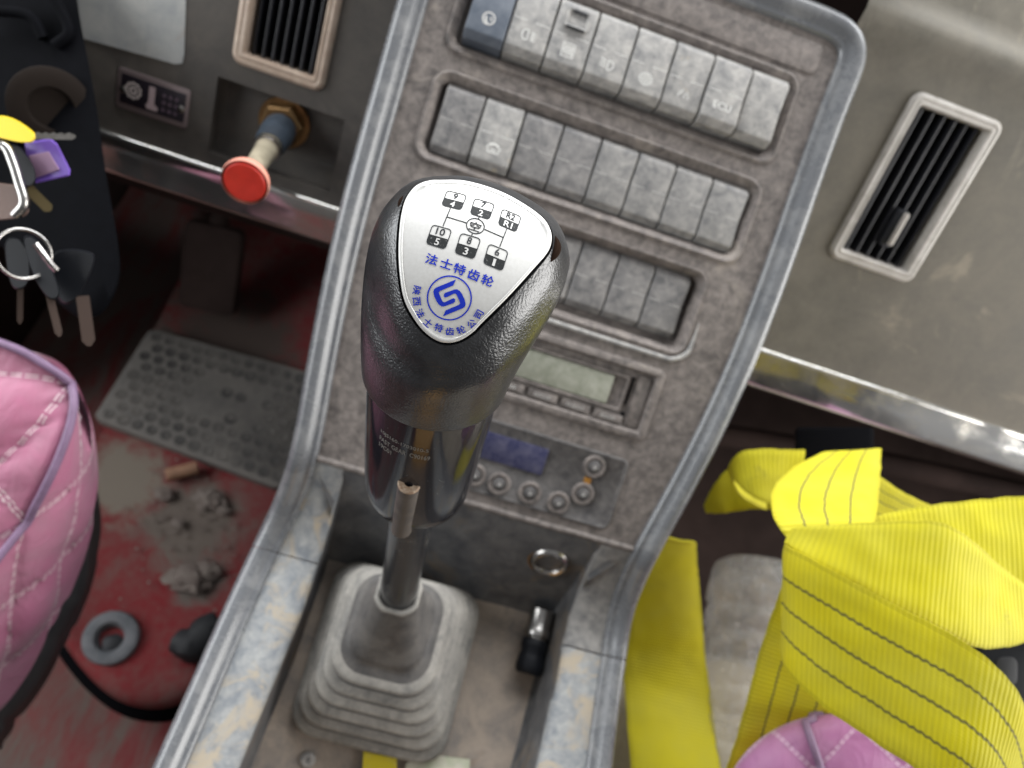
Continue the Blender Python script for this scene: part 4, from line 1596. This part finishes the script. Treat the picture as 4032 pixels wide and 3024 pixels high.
k1 = thing('ignition_key', 'key with a bright yellow plastic head beside the steering column', 'key', at(60, 510, KZ), 'keys at the steering column')
bm = bmesh.new()
flat_shape(bm, smooth_px([(-90, 470), (0, 455), (60, 470), (115, 505), (138, 530), (128, 560), (70, 560), (-20, 540), (-100, 530)]), KZ, .006, .002)
obj('key_head', bm, plain('yellow_key_plastic', (.85, .62, .01, 1), .35), k1)
bm = bmesh.new()
key_blade(bm, at(120, 533, KZ + .002), at(298, 537, KZ + .012), .0034, .0014, 5)
obj('blade', bm, M['steel'], k1)
bm = bmesh.new()
flat_shape(bm, [(95, 560), (200, 545), (225, 565), (278, 670), (274, 692), (140, 722), (118, 700)], KZ + .012, .004, .0012)
t_ = obj('key_tag', bm, plain('purple_tag_plastic', (.16, .085, .42, 1), .35))
tag(t_, 'translucent purple plastic key tag under the yellow key', 'key tag')
bm = bmesh.new()
flat_shape(bm, [(112, 612), (192, 596), (236, 668), (142, 700)], KZ + .0112, .001, .0003)
link_o = obj('paper_insert', bm, plain('mauve_insert', (.25, .15, .24, 1), .6), t_)
bm = bmesh.new()
flat_shape(bm, smooth_px([(20, 580), (70, 575), (125, 640), (142, 700), (120, 735), (85, 715), (40, 640)]), KZ + .006, .007, .002)
tag(obj('key_fob', bm, M['black']), 'black oval key fob tucked beside the purple tag', 'key fob')
bm = bmesh.new()
tube(bm, catmull([at(-40, 570, KZ - .006), at(20, 580, KZ - .006), at(50, 640, KZ - .005), at(75, 720, KZ - .004), at(95, 800, KZ - .003), at(60, 850, KZ - .002)], 30), .0024, 12)
tag(obj('key_loop', bm, M['chrome']), 'thick silver shackle loop hanging at the picture edge', 'shackle')
bm = bmesh.new()
flat_shape(bm, smooth_px([(-80, 730), (40, 725), (100, 745), (115, 800), (100, 850), (0, 868), (-80, 860)]), KZ - .002, .010, .003)
tag(obj('leather_pouch', bm, plain('brown_leather', (.17, .11, .09, 1), .6, bumps=.8, bump_scale=1500)), 'brown grained leather key pouch above the key ring', 'pouch')
bm = bmesh.new()
key_blade(bm, at(110, 740, KZ + .014), at(200, 830, KZ + .02), .0052, .0015, 0)
tag(obj('brass_key', bm, plain('dull_brass_key', (.16, .125, .06, 1), .4, .7)), 'dull brass key blade below the purple tag', 'key', 'keys at the steering column')
ring_c = at(92, 1000, KZ - .004)
rn, r1_, r2_ = basis((CAM - ring_c).normalized() * .8 + V((.5, 0, .3)))
bm = bmesh.new()
tube(bm, [ring_c + (r1_ * math.cos(2 * math.pi * k / 60) + r2_ * math.sin(2 * math.pi * k / 60)) * .0118 + rn * (.0008 * math.sin(2 * math.pi * k / 60 * 2)) for k in range(60)], .0009, 10, True)
tag(obj('key_ring', bm, M['chrome']), 'round chrome split ring holding the black keys', 'key ring')
kg = 'black headed keys on the ring'
KEYS = [('black headed key with slim blade, leftmost on the chrome ring', [(20, 960), (70, 935), (110, 1000), (115, 1100), (80, 1140), (40, 1110)], (80, 1130), (78, 1275), .0026, .004),
        ('long black headed key pointing down from the middle of the ring', [(95, 930), (150, 950), (205, 1060), (235, 1160), (200, 1180), (150, 1120), (110, 1020)], (195, 1165), (235, 1325), .0034, .0),
        ('black headed key hanging to the right of the ring with a broad rusty blade', [(210, 1000), (280, 980), (362, 995), (372, 1030), (345, 1100), (300, 1180), (240, 1190), (205, 1090)], (325, 1165), (352, 1362), .0060, .012)]
for label, pts, a, b, w, dz in KEYS:
    t = thing('hanging_key', label, 'key', at(*a, KZ + dz), kg)
    bm = bmesh.new()
    flat_shape(bm, smooth_px(pts), KZ + dz + .002, .006, .002)
    obj('key_head', bm, M['black'], t)
    bm = bmesh.new()
    key_blade(bm, at(*a, KZ + dz + .004), at(*b, KZ + dz + .008), w, .0014, 0)
    obj('blade', bm, plain('rusty_blade', (.075, .050, .040, 1), .55, .4), t)
bm = bmesh.new()
tube(bm, [at(140, 960, KZ - .008), at(205, 1045, KZ - .004), at(222, 1062, KZ - .002)], .0016, 8)
tag(obj('split_link', bm, M['chrome']), 'short bright link across the chrome key ring', 'link')

# ================================================================== FOOTWELL
gm = thing('foot_mat', 'grey dimpled rubber mat with rows of holes on the red footwell floor', 'mat', onz(800, 1650, FZ))
matc = [onz(1105, 1925, FZ + .012), onz(365, 1645, FZ + .012), onz(590, 1290, FZ + .02), onz(1270, 1480, FZ + .02)]
M['mat'] = dusty('dusty_grey_mat', (.12, .112, .105, 1), (.22, .20, .18, 1), .36, .7, 22, rough=.8, fine=.3, bumps=.4, bump_scale=700)
M['mat_hole'] = dusty('mat_dimple', (.066, .062, .060, 1), (.17, .155, .14, 1), .45, .62, 16, rough=.85)


def mat_pt(s, t, h=0.0):
    return matc[1].lerp(matc[0], s).lerp(matc[2].lerp(matc[3], s), t) + V((0, 0, h))


bm = bmesh.new()
pts = rr(0, 1, 0, 1, .05, 5)
loft(bm, [[mat_pt(x, y, -.012) for x, y in pts], [mat_pt(x, y, -.001) for x, y in pts], [mat_pt(.5 + (x - .5) * .985, .5 + (y - .5) * .985, 0) for x, y in pts]], cap1=True, cap0=True)
obj('sheet', bm, M['mat'], gm)
hole_me = None
for j in range(9):
    for i in range(13):
        s = .06 + .075 * i + (.037 if j % 2 else 0)
        t = .08 + .105 * j
        if s > .97 or (.38 < s < .74 and .36 < t < .78 and random.random() < .8):
            continue
        c = mat_pt(s, t, .0)
        r = .0062 * random.uniform(.85, 1.1)
        bm = bmesh.new()
        lathe(bm, c, V((0, 0, 1)), [(.0003, r), (.0009, r * .92), (.0004, r * .6), (.0003, r * .2)], 12, cap0=False)
        obj('dimple', bm, M['mat_hole'], gm)

bm = bmesh.new()
g0 = onz(438, 2512, FZ)
lathe(bm, g0, V((.06, -.05, 1)), [(-.002, .0245), (.0015, .0242), (.0042, .0228), (.0052, .0200), (.0044, .0140), (.0012, .0112), (-.006, .0100)], 40, cap0=False)
gr = obj('floor_grommet', bm, dusty('grey_grommet_rubber', (.07, .078, .088, 1), (.20, .20, .21, 1), .38, .7, 50, rough=.5))
tag(gr, 'round grey rubber grommet in the red floor carpet', 'grommet')
bm = bmesh.new()
lump(bm, g0 + V((.003, -.004, -.002)), .0090, 2, (1, 1, .5), .3)
obj('dark_plug', bm, M['black_soft'], gr)  # dark lump filling the grommet hole
bm = bmesh.new()
bl = catmull([onz(690, 2520, FZ + .006), onz(760, 2540, FZ + .008), onz(820, 2490, FZ + .009), onz(870, 2440, FZ + .008)], 16)
tube(bm, bl, [.009 + .009 * math.sin(math.pi * (i + .6) / 17) for i in range(16)], 10)
for v in bm.verts:
    v.co += V((1, 1, .6)) * .003 * mnoise.noise(v.co * 120)
tag(obj('rubber_scrap', bm, M['black_soft']), 'black rubber scrap lying by the rounded carpet edge', 'scrap')
bm = bmesh.new()
a, b = onz(655, 1872, FZ + .008), onz(780, 1840, FZ + .008)
lathe(bm, a, b - a, [(0, .0058), (.001, .0066), ((b - a).length * .97, .0066), ((b - a).length, .0056)], 16)
tag(obj('cigarette_butt', bm, plain('tan_paper', (.42, .23, .14, 1), .7, var=.3)), 'tan cigarette butt on the carpet below the dimpled mat', 'cigarette butt')
M['clod'] = dusty('dry_mud_clod', (.12, .088, .078, 1), (.22, .185, .16, 1), .35, .65, 80, rough=.9, bumps=.6, bump_scale=300)
CLODS = [(825, 1968, .014, 'flat pale mud clod just below the cigarette butt'), (745, 2280, .018, 'largest mud clod on the carpet beside the console rim'), (812, 2245, .011, 'small mud clod touching the largest one'),
         (640, 1945, .009, 'mud crumb left of the flat pale clod'), (700, 2060, .006, 'small crumb of mud between the flat clod and the largest clod'), (880, 2010, .006, 'crumb of dry mud close to the console rim')]
for k, (px, py, r, label) in enumerate(CLODS):
    bm = bmesh.new()
    lump(bm, onz(px, py, FZ + .002), r * .82, k + 5, (1.25, .85, .40), .7, 3, 2.3)
    tag(obj('mud_clod', bm, M['clod'], sharp=25), label, 'mud clod', 'mud clods on the carpet')
bm = bmesh.new()
for k in range(150):
    px = random.gauss(760, 100); py = random.gauss(2060, 130)
    lump(bm, onz(px, py, FZ + .0), random.uniform(.0006, .0018), k, (1, 1, .5), .5, 1)
tag(obj('loose_dirt', bm, M['clod']), 'scatter of fine dry dirt on the red carpet', 'dirt', kind='stuff')
# pedals deep in the footwell
for (px, py, w, h, label) in ((830, 1060, .060, .10, 'dark pedal pad deep in the driver footwell'),):
    c = at(px, py, .80)
    t = thing('pedal', label, 'pedal', c)
    fr = lambda u, v, n: c + V((1, .1, 0)).normalized() * u + V((-.05, .55, .8)).normalized() * v + V((0, -.8, .55)).normalized() * n
    bm = bmesh.new()
    block(fr, -w / 2, w / 2, -h / 2, h / 2, -.008, .004, .008, .003, bm)
    obj('pad', bm, M['cavity'], t)
    bm = bmesh.new()
    tube(bm, [fr(0, h * .3, -.006), fr(.0, h * 1.2, -.03), fr(0, h * 2, -.09)], .010, 10)
    obj('arm', bm, M['cavity'], t)

# ================================================================== SEATS
def quilt_material(name, base, base2, thread, seam=(.3, .2, .35, 1)):
    m = bpy.data.materials.new(name)
    nt, b = nodes_of(m)
    uvn = nt.nodes.new('ShaderNodeUVMap')
    sep = nt.nodes.new('ShaderNodeSeparateXYZ')
    pos = position(nt)
    nt.links.new(uvn.outputs[0], sep.inputs[0])
    u, v = sep.outputs[0], sep.outputs[1]
    lines, dash_ = None, None
    wob = math_n(nt, 'MULTIPLY_ADD', add_noise(nt, 22, 2, .5, pos), .16, -.08)
    for sgn in (1, -1):
        c = math_n(nt, 'ADD', math_n(nt, 'MULTIPLY_ADD', v, sgn, u), wob)
        d = math_n(nt, 'MULTIPLY_ADD', v, -sgn, u)
        fr = math_n(nt, 'ABSOLUTE', math_n(nt, 'SUBTRACT', math_n(nt, 'FRACT', c), .5))
        near = math_n(nt, 'SUBTRACT', .5, fr)                       # 0 on the line
        band = math_n(nt, 'LESS_THAN', math_n(nt, 'ABSOLUTE', math_n(nt, 'SUBTRACT', near, .018)), .0085)
        st = math_n(nt, 'GREATER_THAN', math_n(nt, 'FRACT', math_n(nt, 'MULTIPLY', d, 9.0)), .22)
        ln = math_n(nt, 'MULTIPLY', band, st)
        lines = ln if lines is None else math_n(nt, 'MAXIMUM', lines, ln)
    tone = mix(nt, ramp(nt, add_noise(nt, 26, 5, .6, pos), .35, .68), base, base2)
    nt.links.new(mix(nt, math_n(nt, 'MULTIPLY', lines, .75), tone, thread), b.inputs['Base Color'])
    b.inputs['Roughness'].default_value = .6
    b.inputs['Sheen Weight'].default_value = .2
    cr = nt.nodes.new('ShaderNodeMapping')
    cr.inputs['Scale'].default_value = (1.0, .35, .6)
    cr.inputs['Rotation'].default_value = (0, 0, .7)
    nt.links.new(pos, cr.inputs[0])
    h = math_n(nt, 'ADD', add_noise(nt, 90, 4, .6, cr.outputs[0], 1.2), math_n(nt, 'MULTIPLY', lines, .4))
    bump(nt, b, h, .35, .004)
    return m


def quilt_h(u, v):
    a = abs(math.sin(math.pi * (u + v))) * abs(math.sin(math.pi * (u - v)))
    return a ** .36


M['pink'] = quilt_material('pink_quilted_satin', (.44, .135, .235, 1), (.41, .185, .255, 1), (.80, .66, .67, 1))
M['purple'] = quilt_material('purple_quilted_satin', (.33, .110, .26, 1), (.37, .165, .30, 1), (.72, .56, .67, 1))
M['piping'] = plain('mauve_piping', (.24, .15, .25, 1), .55, bumps=.3, bump_scale=1200, var=.25)
M['seat_base'] = dusty('dark_seat_base', (.030, .031, .034, 1), (.085, .085, .085, 1), .4, .75, 30, rough=.5, stretch=(3, .6, .6))

ds_ = thing('driver_seat', 'driver seat cushion with pink quilted satin cover and mauve piping', 'seat', at(-100, 2300, .62))
pip = [(-260, 1330), (-60, 1335), (90, 1375), (190, 1430), (267, 1494), (308, 1580), (303, 1680), (267, 1796), (209, 1912), (116, 2051), (0, 2225), (-120, 2410), (-260, 2630), (-420, 2900)]
sil = [(-260, 1300), (-60, 1348), (116, 1380), (232, 1432), (307, 1522), (354, 1645), (371, 1780), (366, 1912), (350, 2060), (290, 2237), (235, 2370), (150, 2520), (20, 2720), (-120, 2960)]
NLn = 90
pa = catmull([at(x, y, .43) for x, y in pip], NLn)
sb = catmull([at(x, y, .43 + .010 + .026 * min(1, i / 5) + .018 * min(1, max(0, i - 6) / 3)) for i, (x, y) in enumerate(sil)], NLn)
tcen = at(-1900, 2300, .41)
rows, uvs = [], []
lens = [0.0]
for i in range(1, NLn):
    lens.append(lens[-1] + (pa[i] - pa[i - 1]).length)
NT, NSd = 34, 16
for i in range(NLn):
    row, uvr = [], []
    t = (pa[min(i + 1, NLn - 1)] - pa[max(i - 1, 0)]).normalized()
    n = t.cross(tcen - pa[i]).normalized()
    if n.dot(CAM - pa[i]) < 0: n = -n
    out = (sb[i] - pa[i])
    for j in range(NT + 1):
        s = 1 - j / NT
        p = pa[i].lerp(tcen, s)
        bulge = .022 * math.sin(math.pi * min(1, s * 1.6) * .5) - .006 * s
        row.append((p, n, bulge)); uvr.append((-s * (tcen - pa[i]).length / .088, lens[i] / .088))
    for j in range(1, NSd + 1):
        s = j / NSd
        p = pa[i].lerp(sb[i], s) + (out.normalized() * .006 - n * .001) * math.sin(math.pi * s)
        no = (n * (1 - s) + out.normalized() * s).normalized()
        row.append((p, no, 0.0)); uvr.append((s * out.length * 2.2 / .088, lens[i] / .088))
    rows.append(row); uvs.append(uvr)
pts3 = []
for row, uvr in zip(rows, uvs):
    rr_ = []
    for (p, n, bl_), (u, v) in zip(row, uvr):
        rr_.append(p + n * (bl_ + .0105 * quilt_h(u, v) + .0016 * mnoise.noise(p * 60)))
    pts3.append(rr_)
bm = bmesh.new()
loft(bm, pts3, closed=False, uv=lambda i, j: uvs[i][j])
bmesh.ops.recalc_face_normals(bm, faces=bm.faces)
obj('cushion_cover', bm, M['pink'], ds_, sharp=180)
bm = bmesh.new()
tube(bm, [pts3[i][NT] + (CAM - pts3[i][NT]).normalized() * .0015 for i in range(NLn)], .0024, 10)
obj('piping', bm, M['piping'], ds_)
bm = bmesh.new()
lo = []
for i in range(NLn):
    e = pts3[i][-1]
    out = (sb[i] - pa[i]).normalized()
    g = max(0.0, min(1.0, (i - 44) / 18))
    lo.append([e - out * .006 * (1 + 2 * (1 - g)) + V((0, 0, -.004)), e + out * .001 * g + V((-.010 * (1 - g), 0, -.006)), e + out * .002 * g + V((-.020 * (1 - g), 0, -.022)), e + V((-.006 - .02 * (1 - g), 0, -.045)), e + V((-.03, 0, -.14))])
loft(bm, lo, closed=False)
obj('base_side', bm, M['seat_base'], ds_, sharp=60)

ps = thing('passenger_seat', 'passenger seat corner with purple quilted satin cover under the yellow strap', 'seat', at(3300, 3024, .50))
bm = bmesh.new()
hc = at(3330, 3320, .395)
hn = (CAM - hc).normalized()
hx = CR @ V((1, .0, 0)); hy = CR @ V((0, 1, 0))
lo, uvl = [], []
for i in range(50):
    th = math.pi * .5 * i / 49
    row, uvr = [], []
    for j in range(97):
        a = 2 * math.pi * j / 96
        k = (abs(math.cos(a)) ** 2.6 + abs(math.sin(a)) ** 2.6) ** (-1 / 2.6)
        rx, ry = .074 * k, .077 * k
        x, y = rx * math.sin(th) * math.cos(a), ry * math.sin(th) * math.sin(a)
        if y > 0 and x < 0: y *= 1.0 + .10 * (x / .08)
        if x > 0: x *= 2.3
        z = .045 * (math.cos(th) ** .7 if th < 1.57 else 0)
        u, v = x / .05 + .35, y / .05 + .2
        p = hc + hx * x + hy * y + hn * (z + .0062 * quilt_h(u, v) * math.cos(th * .8) - .05)
        row.append(p); uvr.append((u, v))
    lo.append(row); uvl.append(uvr)
last = lo[-1]
lo.append([p - hn * .12 + (p - hc) * .03 for p in last]); uvl.append([(u * 1.0, v + 2.2) for u, v in uvl[-1]])
loft(bm, lo, closed=False, uv=lambda i, j: uvl[i][j])
bmesh.ops.remove_doubles(bm, verts=bm.verts, dist=1e-6)
bmesh.ops.recalc_face_normals(bm, faces=bm.faces)
obj('cushion_cover', bm, M['purple'], ps, sharp=180)
bm = bmesh.new()
pth = []
for i in range(8, 40):
    row = lo[i]
    pth.append(row[27] + hn * .0012)
jj = []
for k in range(40):
    t = k / 39
    i = int(48 - 40 * t)
    jj.append(lo[i][int(27 + 3 * math.sin(t * 3))] + hn * .0010)
tube(bm, catmull(jj, 60), .0022, 10)
obj('piping', bm, M['piping'], ps)

# ================================================================== YELLOW WEBBING SLING
def web_material(name, base, shade, lines):
    m = bpy.data.materials.new(name)
    nt, b = nodes_of(m)
    uvn = nt.nodes.new('ShaderNodeUVMap')
    sep = nt.nodes.new('ShaderNodeSeparateXYZ')
    nt.links.new(uvn.outputs[0], sep.inputs[0])
    u, v = sep.outputs[0], sep.outputs[1]
    pos = position(nt)
    rib = math_n(nt, 'MULTIPLY_ADD', math_n(nt, 'SINE', math_n(nt, 'MULTIPLY', u, 2 * math.pi * 18)), .5, .5)
    weft = math_n(nt, 'MULTIPLY_ADD', math_n(nt, 'SINE', math_n(nt, 'MULTIPLY', v, 2 * math.pi * 44)), .5, .5)
    tone = mix(nt, ramp(nt, add_noise(nt, 30, 5, .6, pos), .35, .7), base, shade)
    tone = mix(nt, math_n(nt, 'MULTIPLY', math_n(nt, 'SUBTRACT', 1.0, rib), .22), tone, tuple(c * .5 for c in base[:3]) + (1,))  # shade between the ribs put into the colour
    dirt = ramp(nt, add_noise(nt, 38, 8, .72, pos), .62, .74)
    tone = mix(nt, math_n(nt, 'MULTIPLY', dirt, .42), tone, (.20, .17, .04, 1))
    sel = math_n(nt, 'GREATER_THAN', math_n(nt, 'ABSOLUTE', math_n(nt, 'SUBTRACT', v, .5)), .465)
    tone = mix(nt, math_n(nt, 'MULTIPLY', sel, .35), tone, (.36, .31, .01, 1))
    h = math_n(nt, 'MULTIPLY_ADD', weft, .3, rib)
    if lines:
        mask = None
        for c in (.26, .50, .74):
            wv = math_n(nt, 'MULTIPLY_ADD', math_n(nt, 'SINE', math_n(nt, 'MULTIPLY', u, 2 * math.pi * 13)), .004, c)
            d = math_n(nt, 'ABSOLUTE', math_n(nt, 'SUBTRACT', v, wv))
            k = math_n(nt, 'LESS_THAN', d, .011)
            mask = k if mask is None else math_n(nt, 'MAXIMUM', mask, k)
        tone = mix(nt, math_n(nt, 'MULTIPLY', mask, .85), tone, (.11, .105, .045, 1))
        h = math_n(nt, 'SUBTRACT', h, math_n(nt, 'MULTIPLY', mask, 1.5))
    nt.links.new(tone, b.inputs['Base Color'])
    b.inputs['Roughness'].default_value = .62
    b.inputs['Specular IOR Level'].default_value = .25
    b.inputs['Sheen Weight'].default_value = .04
    b.inputs['Subsurface Weight'].default_value = 0
    bump(nt, b, h, .38, .0007)
    tl = nt.nodes.new('ShaderNodeBsdfTranslucent')
    nt.links.new(tone, tl.inputs[0])
    ms_ = nt.nodes.new('ShaderNodeMixShader')
    ms_.inputs[0].default_value = .22
    nt.links.new(b.outputs[0], ms_.inputs[1]); nt.links.new(tl.outputs[0], ms_.inputs[2])
    nt.links.new(ms_.outputs[0], nt.nodes['Material Output'].inputs[0])
    return m


M['web'] = web_material('yellow_webbing', (.72, .645, .016, 1), (.68, .62, .045, 1), False)
M['web_s'] = web_material('yellow_webbing_stitched', (.74, .655, .015, 1), (.68, .62, .045, 1), True)
sling = thing('webbing_sling', 'bright yellow webbing sling with dark stitching looped beside the console', 'strap', at(3300, 2600, .52))


def strap(px_pairs, m, bow=0.0, nl=60):
    bm = ribbon([(at(a[0], a[1], a[2]), at(b[0], b[1], b[2])) for a, b in px_pairs], .0018, nl, 14, bow)
    bmesh.ops.recalc_face_normals(bm, faces=bm.faces)
    return obj('strap_loop', bm, m, sling, sharp=50)


# hanging strap by the console
strap([((2560, 2085, .505), (2735, 2128, .515)), ((2520, 2140, .515), (2741, 2145, .522)), ((2490, 2230, .535), (2748, 2240, .540)), ((2465, 2360, .560), (2760, 2380, .565)), ((2450, 2520, .580), (2776, 2570, .585)), ((2455, 2660, .582), (2795, 2730, .588)), ((2466, 2800, .570), (2815, 2870, .574)), ((2486, 3030, .545), (2846, 3060, .548)), ((2530, 3260, .52), (2900, 3290, .52))], M['web'], .003)
# tail running down behind the fold
strap([((3082, 2300, .395), (3400, 2400, .395)), ((3001, 2527, .41), (3340, 2660, .41)), ((2932, 2785, .425), (3280, 2870, .425)), ((2855, 3030, .44), (3210, 3110, .44)), ((2800, 3200, .45), (3150, 3280, .45))], M['web_s'])
# big stitched strap in front
strap([((3150, 2200, .392), (3150, 2600, .392)), ((3095, 2150, .382), (3088, 2590, .382)), ((3110, 2158, .366), (3100, 2640, .366)), ((3258, 2235, .352), (3240, 2780, .352)), ((3473, 2355, .345), (3440, 2920, .345)), ((3688, 2467, .338), (3640, 3050, .338)), ((3859, 2570, .333), (3780, 3150, .333)), ((3971, 2673, .333), (3860, 3230, .333)), ((4045, 2800, .336), (3910, 3330, .336)), ((4090, 2960, .342), (3940, 3440, .342))], M['web_s'])
# upper band folding to the far side
strap([((3121, 2076, .378), (3087, 2140, .378)), ((3258, 2070, .372), (3200, 2215, .368)), ((3430, 2058, .368), (3400, 2320, .362)), ((3602, 2050, .366), (3570, 2415, .360)), ((3731, 2068, .366), (3700, 2478, .360)), ((3850, 2150, .370), (3830, 2545, .364)), ((3945, 2227, .374), (3950, 2548, .372)), ((4070, 2320, .380), (4080, 2535, .380)), ((4300, 2440, .39), (4330, 2640, .39)), ((4600, 2520, .40), (4620, 2760, .40))], M['web'])
# far band
strap([((3440, 2032, .400), (3470, 2140, .396)), ((3560, 2006, .402), (3600, 2200, .396)), ((3700, 1984, .404), (3740, 2260, .396)), ((3870, 1966, .405), (3900, 2320, .397)), ((4060, 1953, .406), (4090, 2360, .398)), ((4300, 1960, .41), (4330, 2380, .40)), ((4600, 2000, .415), (4620, 2420, .405)), ((4900, 2100, .42), (4900, 2520, .41))], M['web'])
# upper stitched loop
strap([((3235, 1778, .452), (3470, 1770, .452)), ((3130, 1840, .438), (3468, 1830, .440)), ((3052, 1918, .416), (3463, 1925, .418)), ((3033, 1990, .398), (3456, 2000, .400)), ((3058, 2066, .385), (3447, 2048, .388)), ((3110, 2130, .381), (3440, 2110, .384))], M['web_s'])
# bent finger of webbing further back, and its shadowed return
strap([((3170, 1772, .470), (3120, 2000, .470)), ((2990, 1766, .465), (3010, 1978, .465)), ((2910, 1786, .468), (2940, 1940, .468)), ((2868, 1838, .480), (2886, 1890, .480)), ((2900, 1860, .495), (2925, 1960, .495)), ((3010, 1900, .505), (3020, 2010, .505))], M['web'])
strap([((2960, 1860, .53), (3110, 2010, .52)), ((2880, 1840, .535), (2960, 2005, .53)), ((2810, 1910, .54), (2850, 2020, .54)), ((2775, 1985, .55), (2785, 2020, .55))], M['web'])
strap([((3430, 1850, .46), (3410, 2060, .46)), ((3540, 1930, .465), (3510, 2080, .465)), ((3690, 2000, .47), (3660, 2110, .47))], M['web_s'])

# ---- things on the passenger side
bm = bmesh.new()
bo = at(3000, 2560, .66)
ba = (at(2960, 2950, .60) - at(3020, 2170, .66)); BL = ba.length
b0 = at(3010, 2210, .645)
prof = [(0, .020), (.003, .034), (.008, .041), (.016, .0440), (.028, .0450)]
for k in range(8):
    z_ = .030 + k * .021
    prof += [(z_, .0452), (z_ + .010, .0454), (z_ + .013, .0436), (z_ + .016, .0436), (z_ + .019, .0452)]
prof += [(.21, .044), (.225, .02)]
lathe(bm, b0, ba, prof, 64)
for v in bm.verts:
    v.co += (v.co - b0).normalized() * .0022 * mnoise.noise(v.co * 55)
mb = bpy.data.materials.new('dusty_clear_plastic')
nt, b = nodes_of(mb)
pos = position(nt)
f = ramp(nt, add_noise(nt, 45, 7, .65, pos), .36, .64)
nt.links.new(mix(nt, f, (.80, .81, .78, 1), (.58, .50, .38, 1)), b.inputs['Base Color'])
nt.links.new(math_n(nt, 'MULTIPLY_ADD', f, .22, .06), b.inputs['Roughness'])
b.inputs['Specular IOR Level'].default_value = .8
bump(nt, b, add_noise(nt, 95, 5, .65, pos, 1.4), .8, .006)
tr = nt.nodes.new('ShaderNodeBsdfTransparent')
ms = nt.nodes.new('ShaderNodeMixShader')
nt.links.new(math_n(nt, 'MULTIPLY_ADD', f, .36, .26), ms.inputs[0])
nt.links.new(tr.outputs[0], ms.inputs[1]); nt.links.new(b.outputs[0], ms.inputs[2])
nt.links.new(ms.outputs[0], nt.nodes['Material Output'].inputs[0])
tag(obj('plastic_bottle', bm, mb, sharp=60), 'dusty clear plastic bottle lying behind the yellow straps', 'bottle')
bk = thing('seat_belt_buckle', 'black plastic buckle at the edge of the yellow straps', 'buckle', at(3950, 2660, .40))
fb = lambda u, v, n: at(3960, 2660, .405) + hx * u + hy * v + hn * n
bm = bmesh.new()
block(fb, -.018, .040, -.028, .022, -.014, .002, .006, .004, bm, seg=5)
obj('housing', bm, M['black'], bk)
bm = bmesh.new()
block(fb, -.006, .006, -.006, .010, .001, .0026, .004, .001, bm)
obj('release_button', bm, M['black_soft'], bk)
bm = bmesh.new()
bc = at(3285, 1745, .50)
fx = lambda u, v, n: bc + hx * u + hy * v + hn * n
block(fx, -.027, .027, -.012, .014, -.03, -.004, .003, .003, bm)  # void-black block put in as the dark shadow below the trim
tag(obj('trim_shadow_block', bm, M['void']), 'black block standing in for the shadow under the passenger trim strip', 'shadow block')
bm = bmesh.new()
tube(bm, catmull([at(2640, 1690, .74), at(3000, 1740, .74), at(3500, 1830, .74), at(4100, 1960, .74)], 30), .012, 12)
tag(obj('heater_hose', bm, M['cavity']), 'dark hose running below the passenger side dashboard', 'hose')
# black device on the dashboard top
bm = bmesh.new()
tq = D(.20, .033, .0048)
block(lambda u, v, n: V((u, tq.y + v, tq.z + n)), .12, .243, .022, .10, .006, .05, .006, .004, bm)
tag(obj('dash_top_device', bm, M['black']), 'black device on the dashboard top just above the console', 'device')
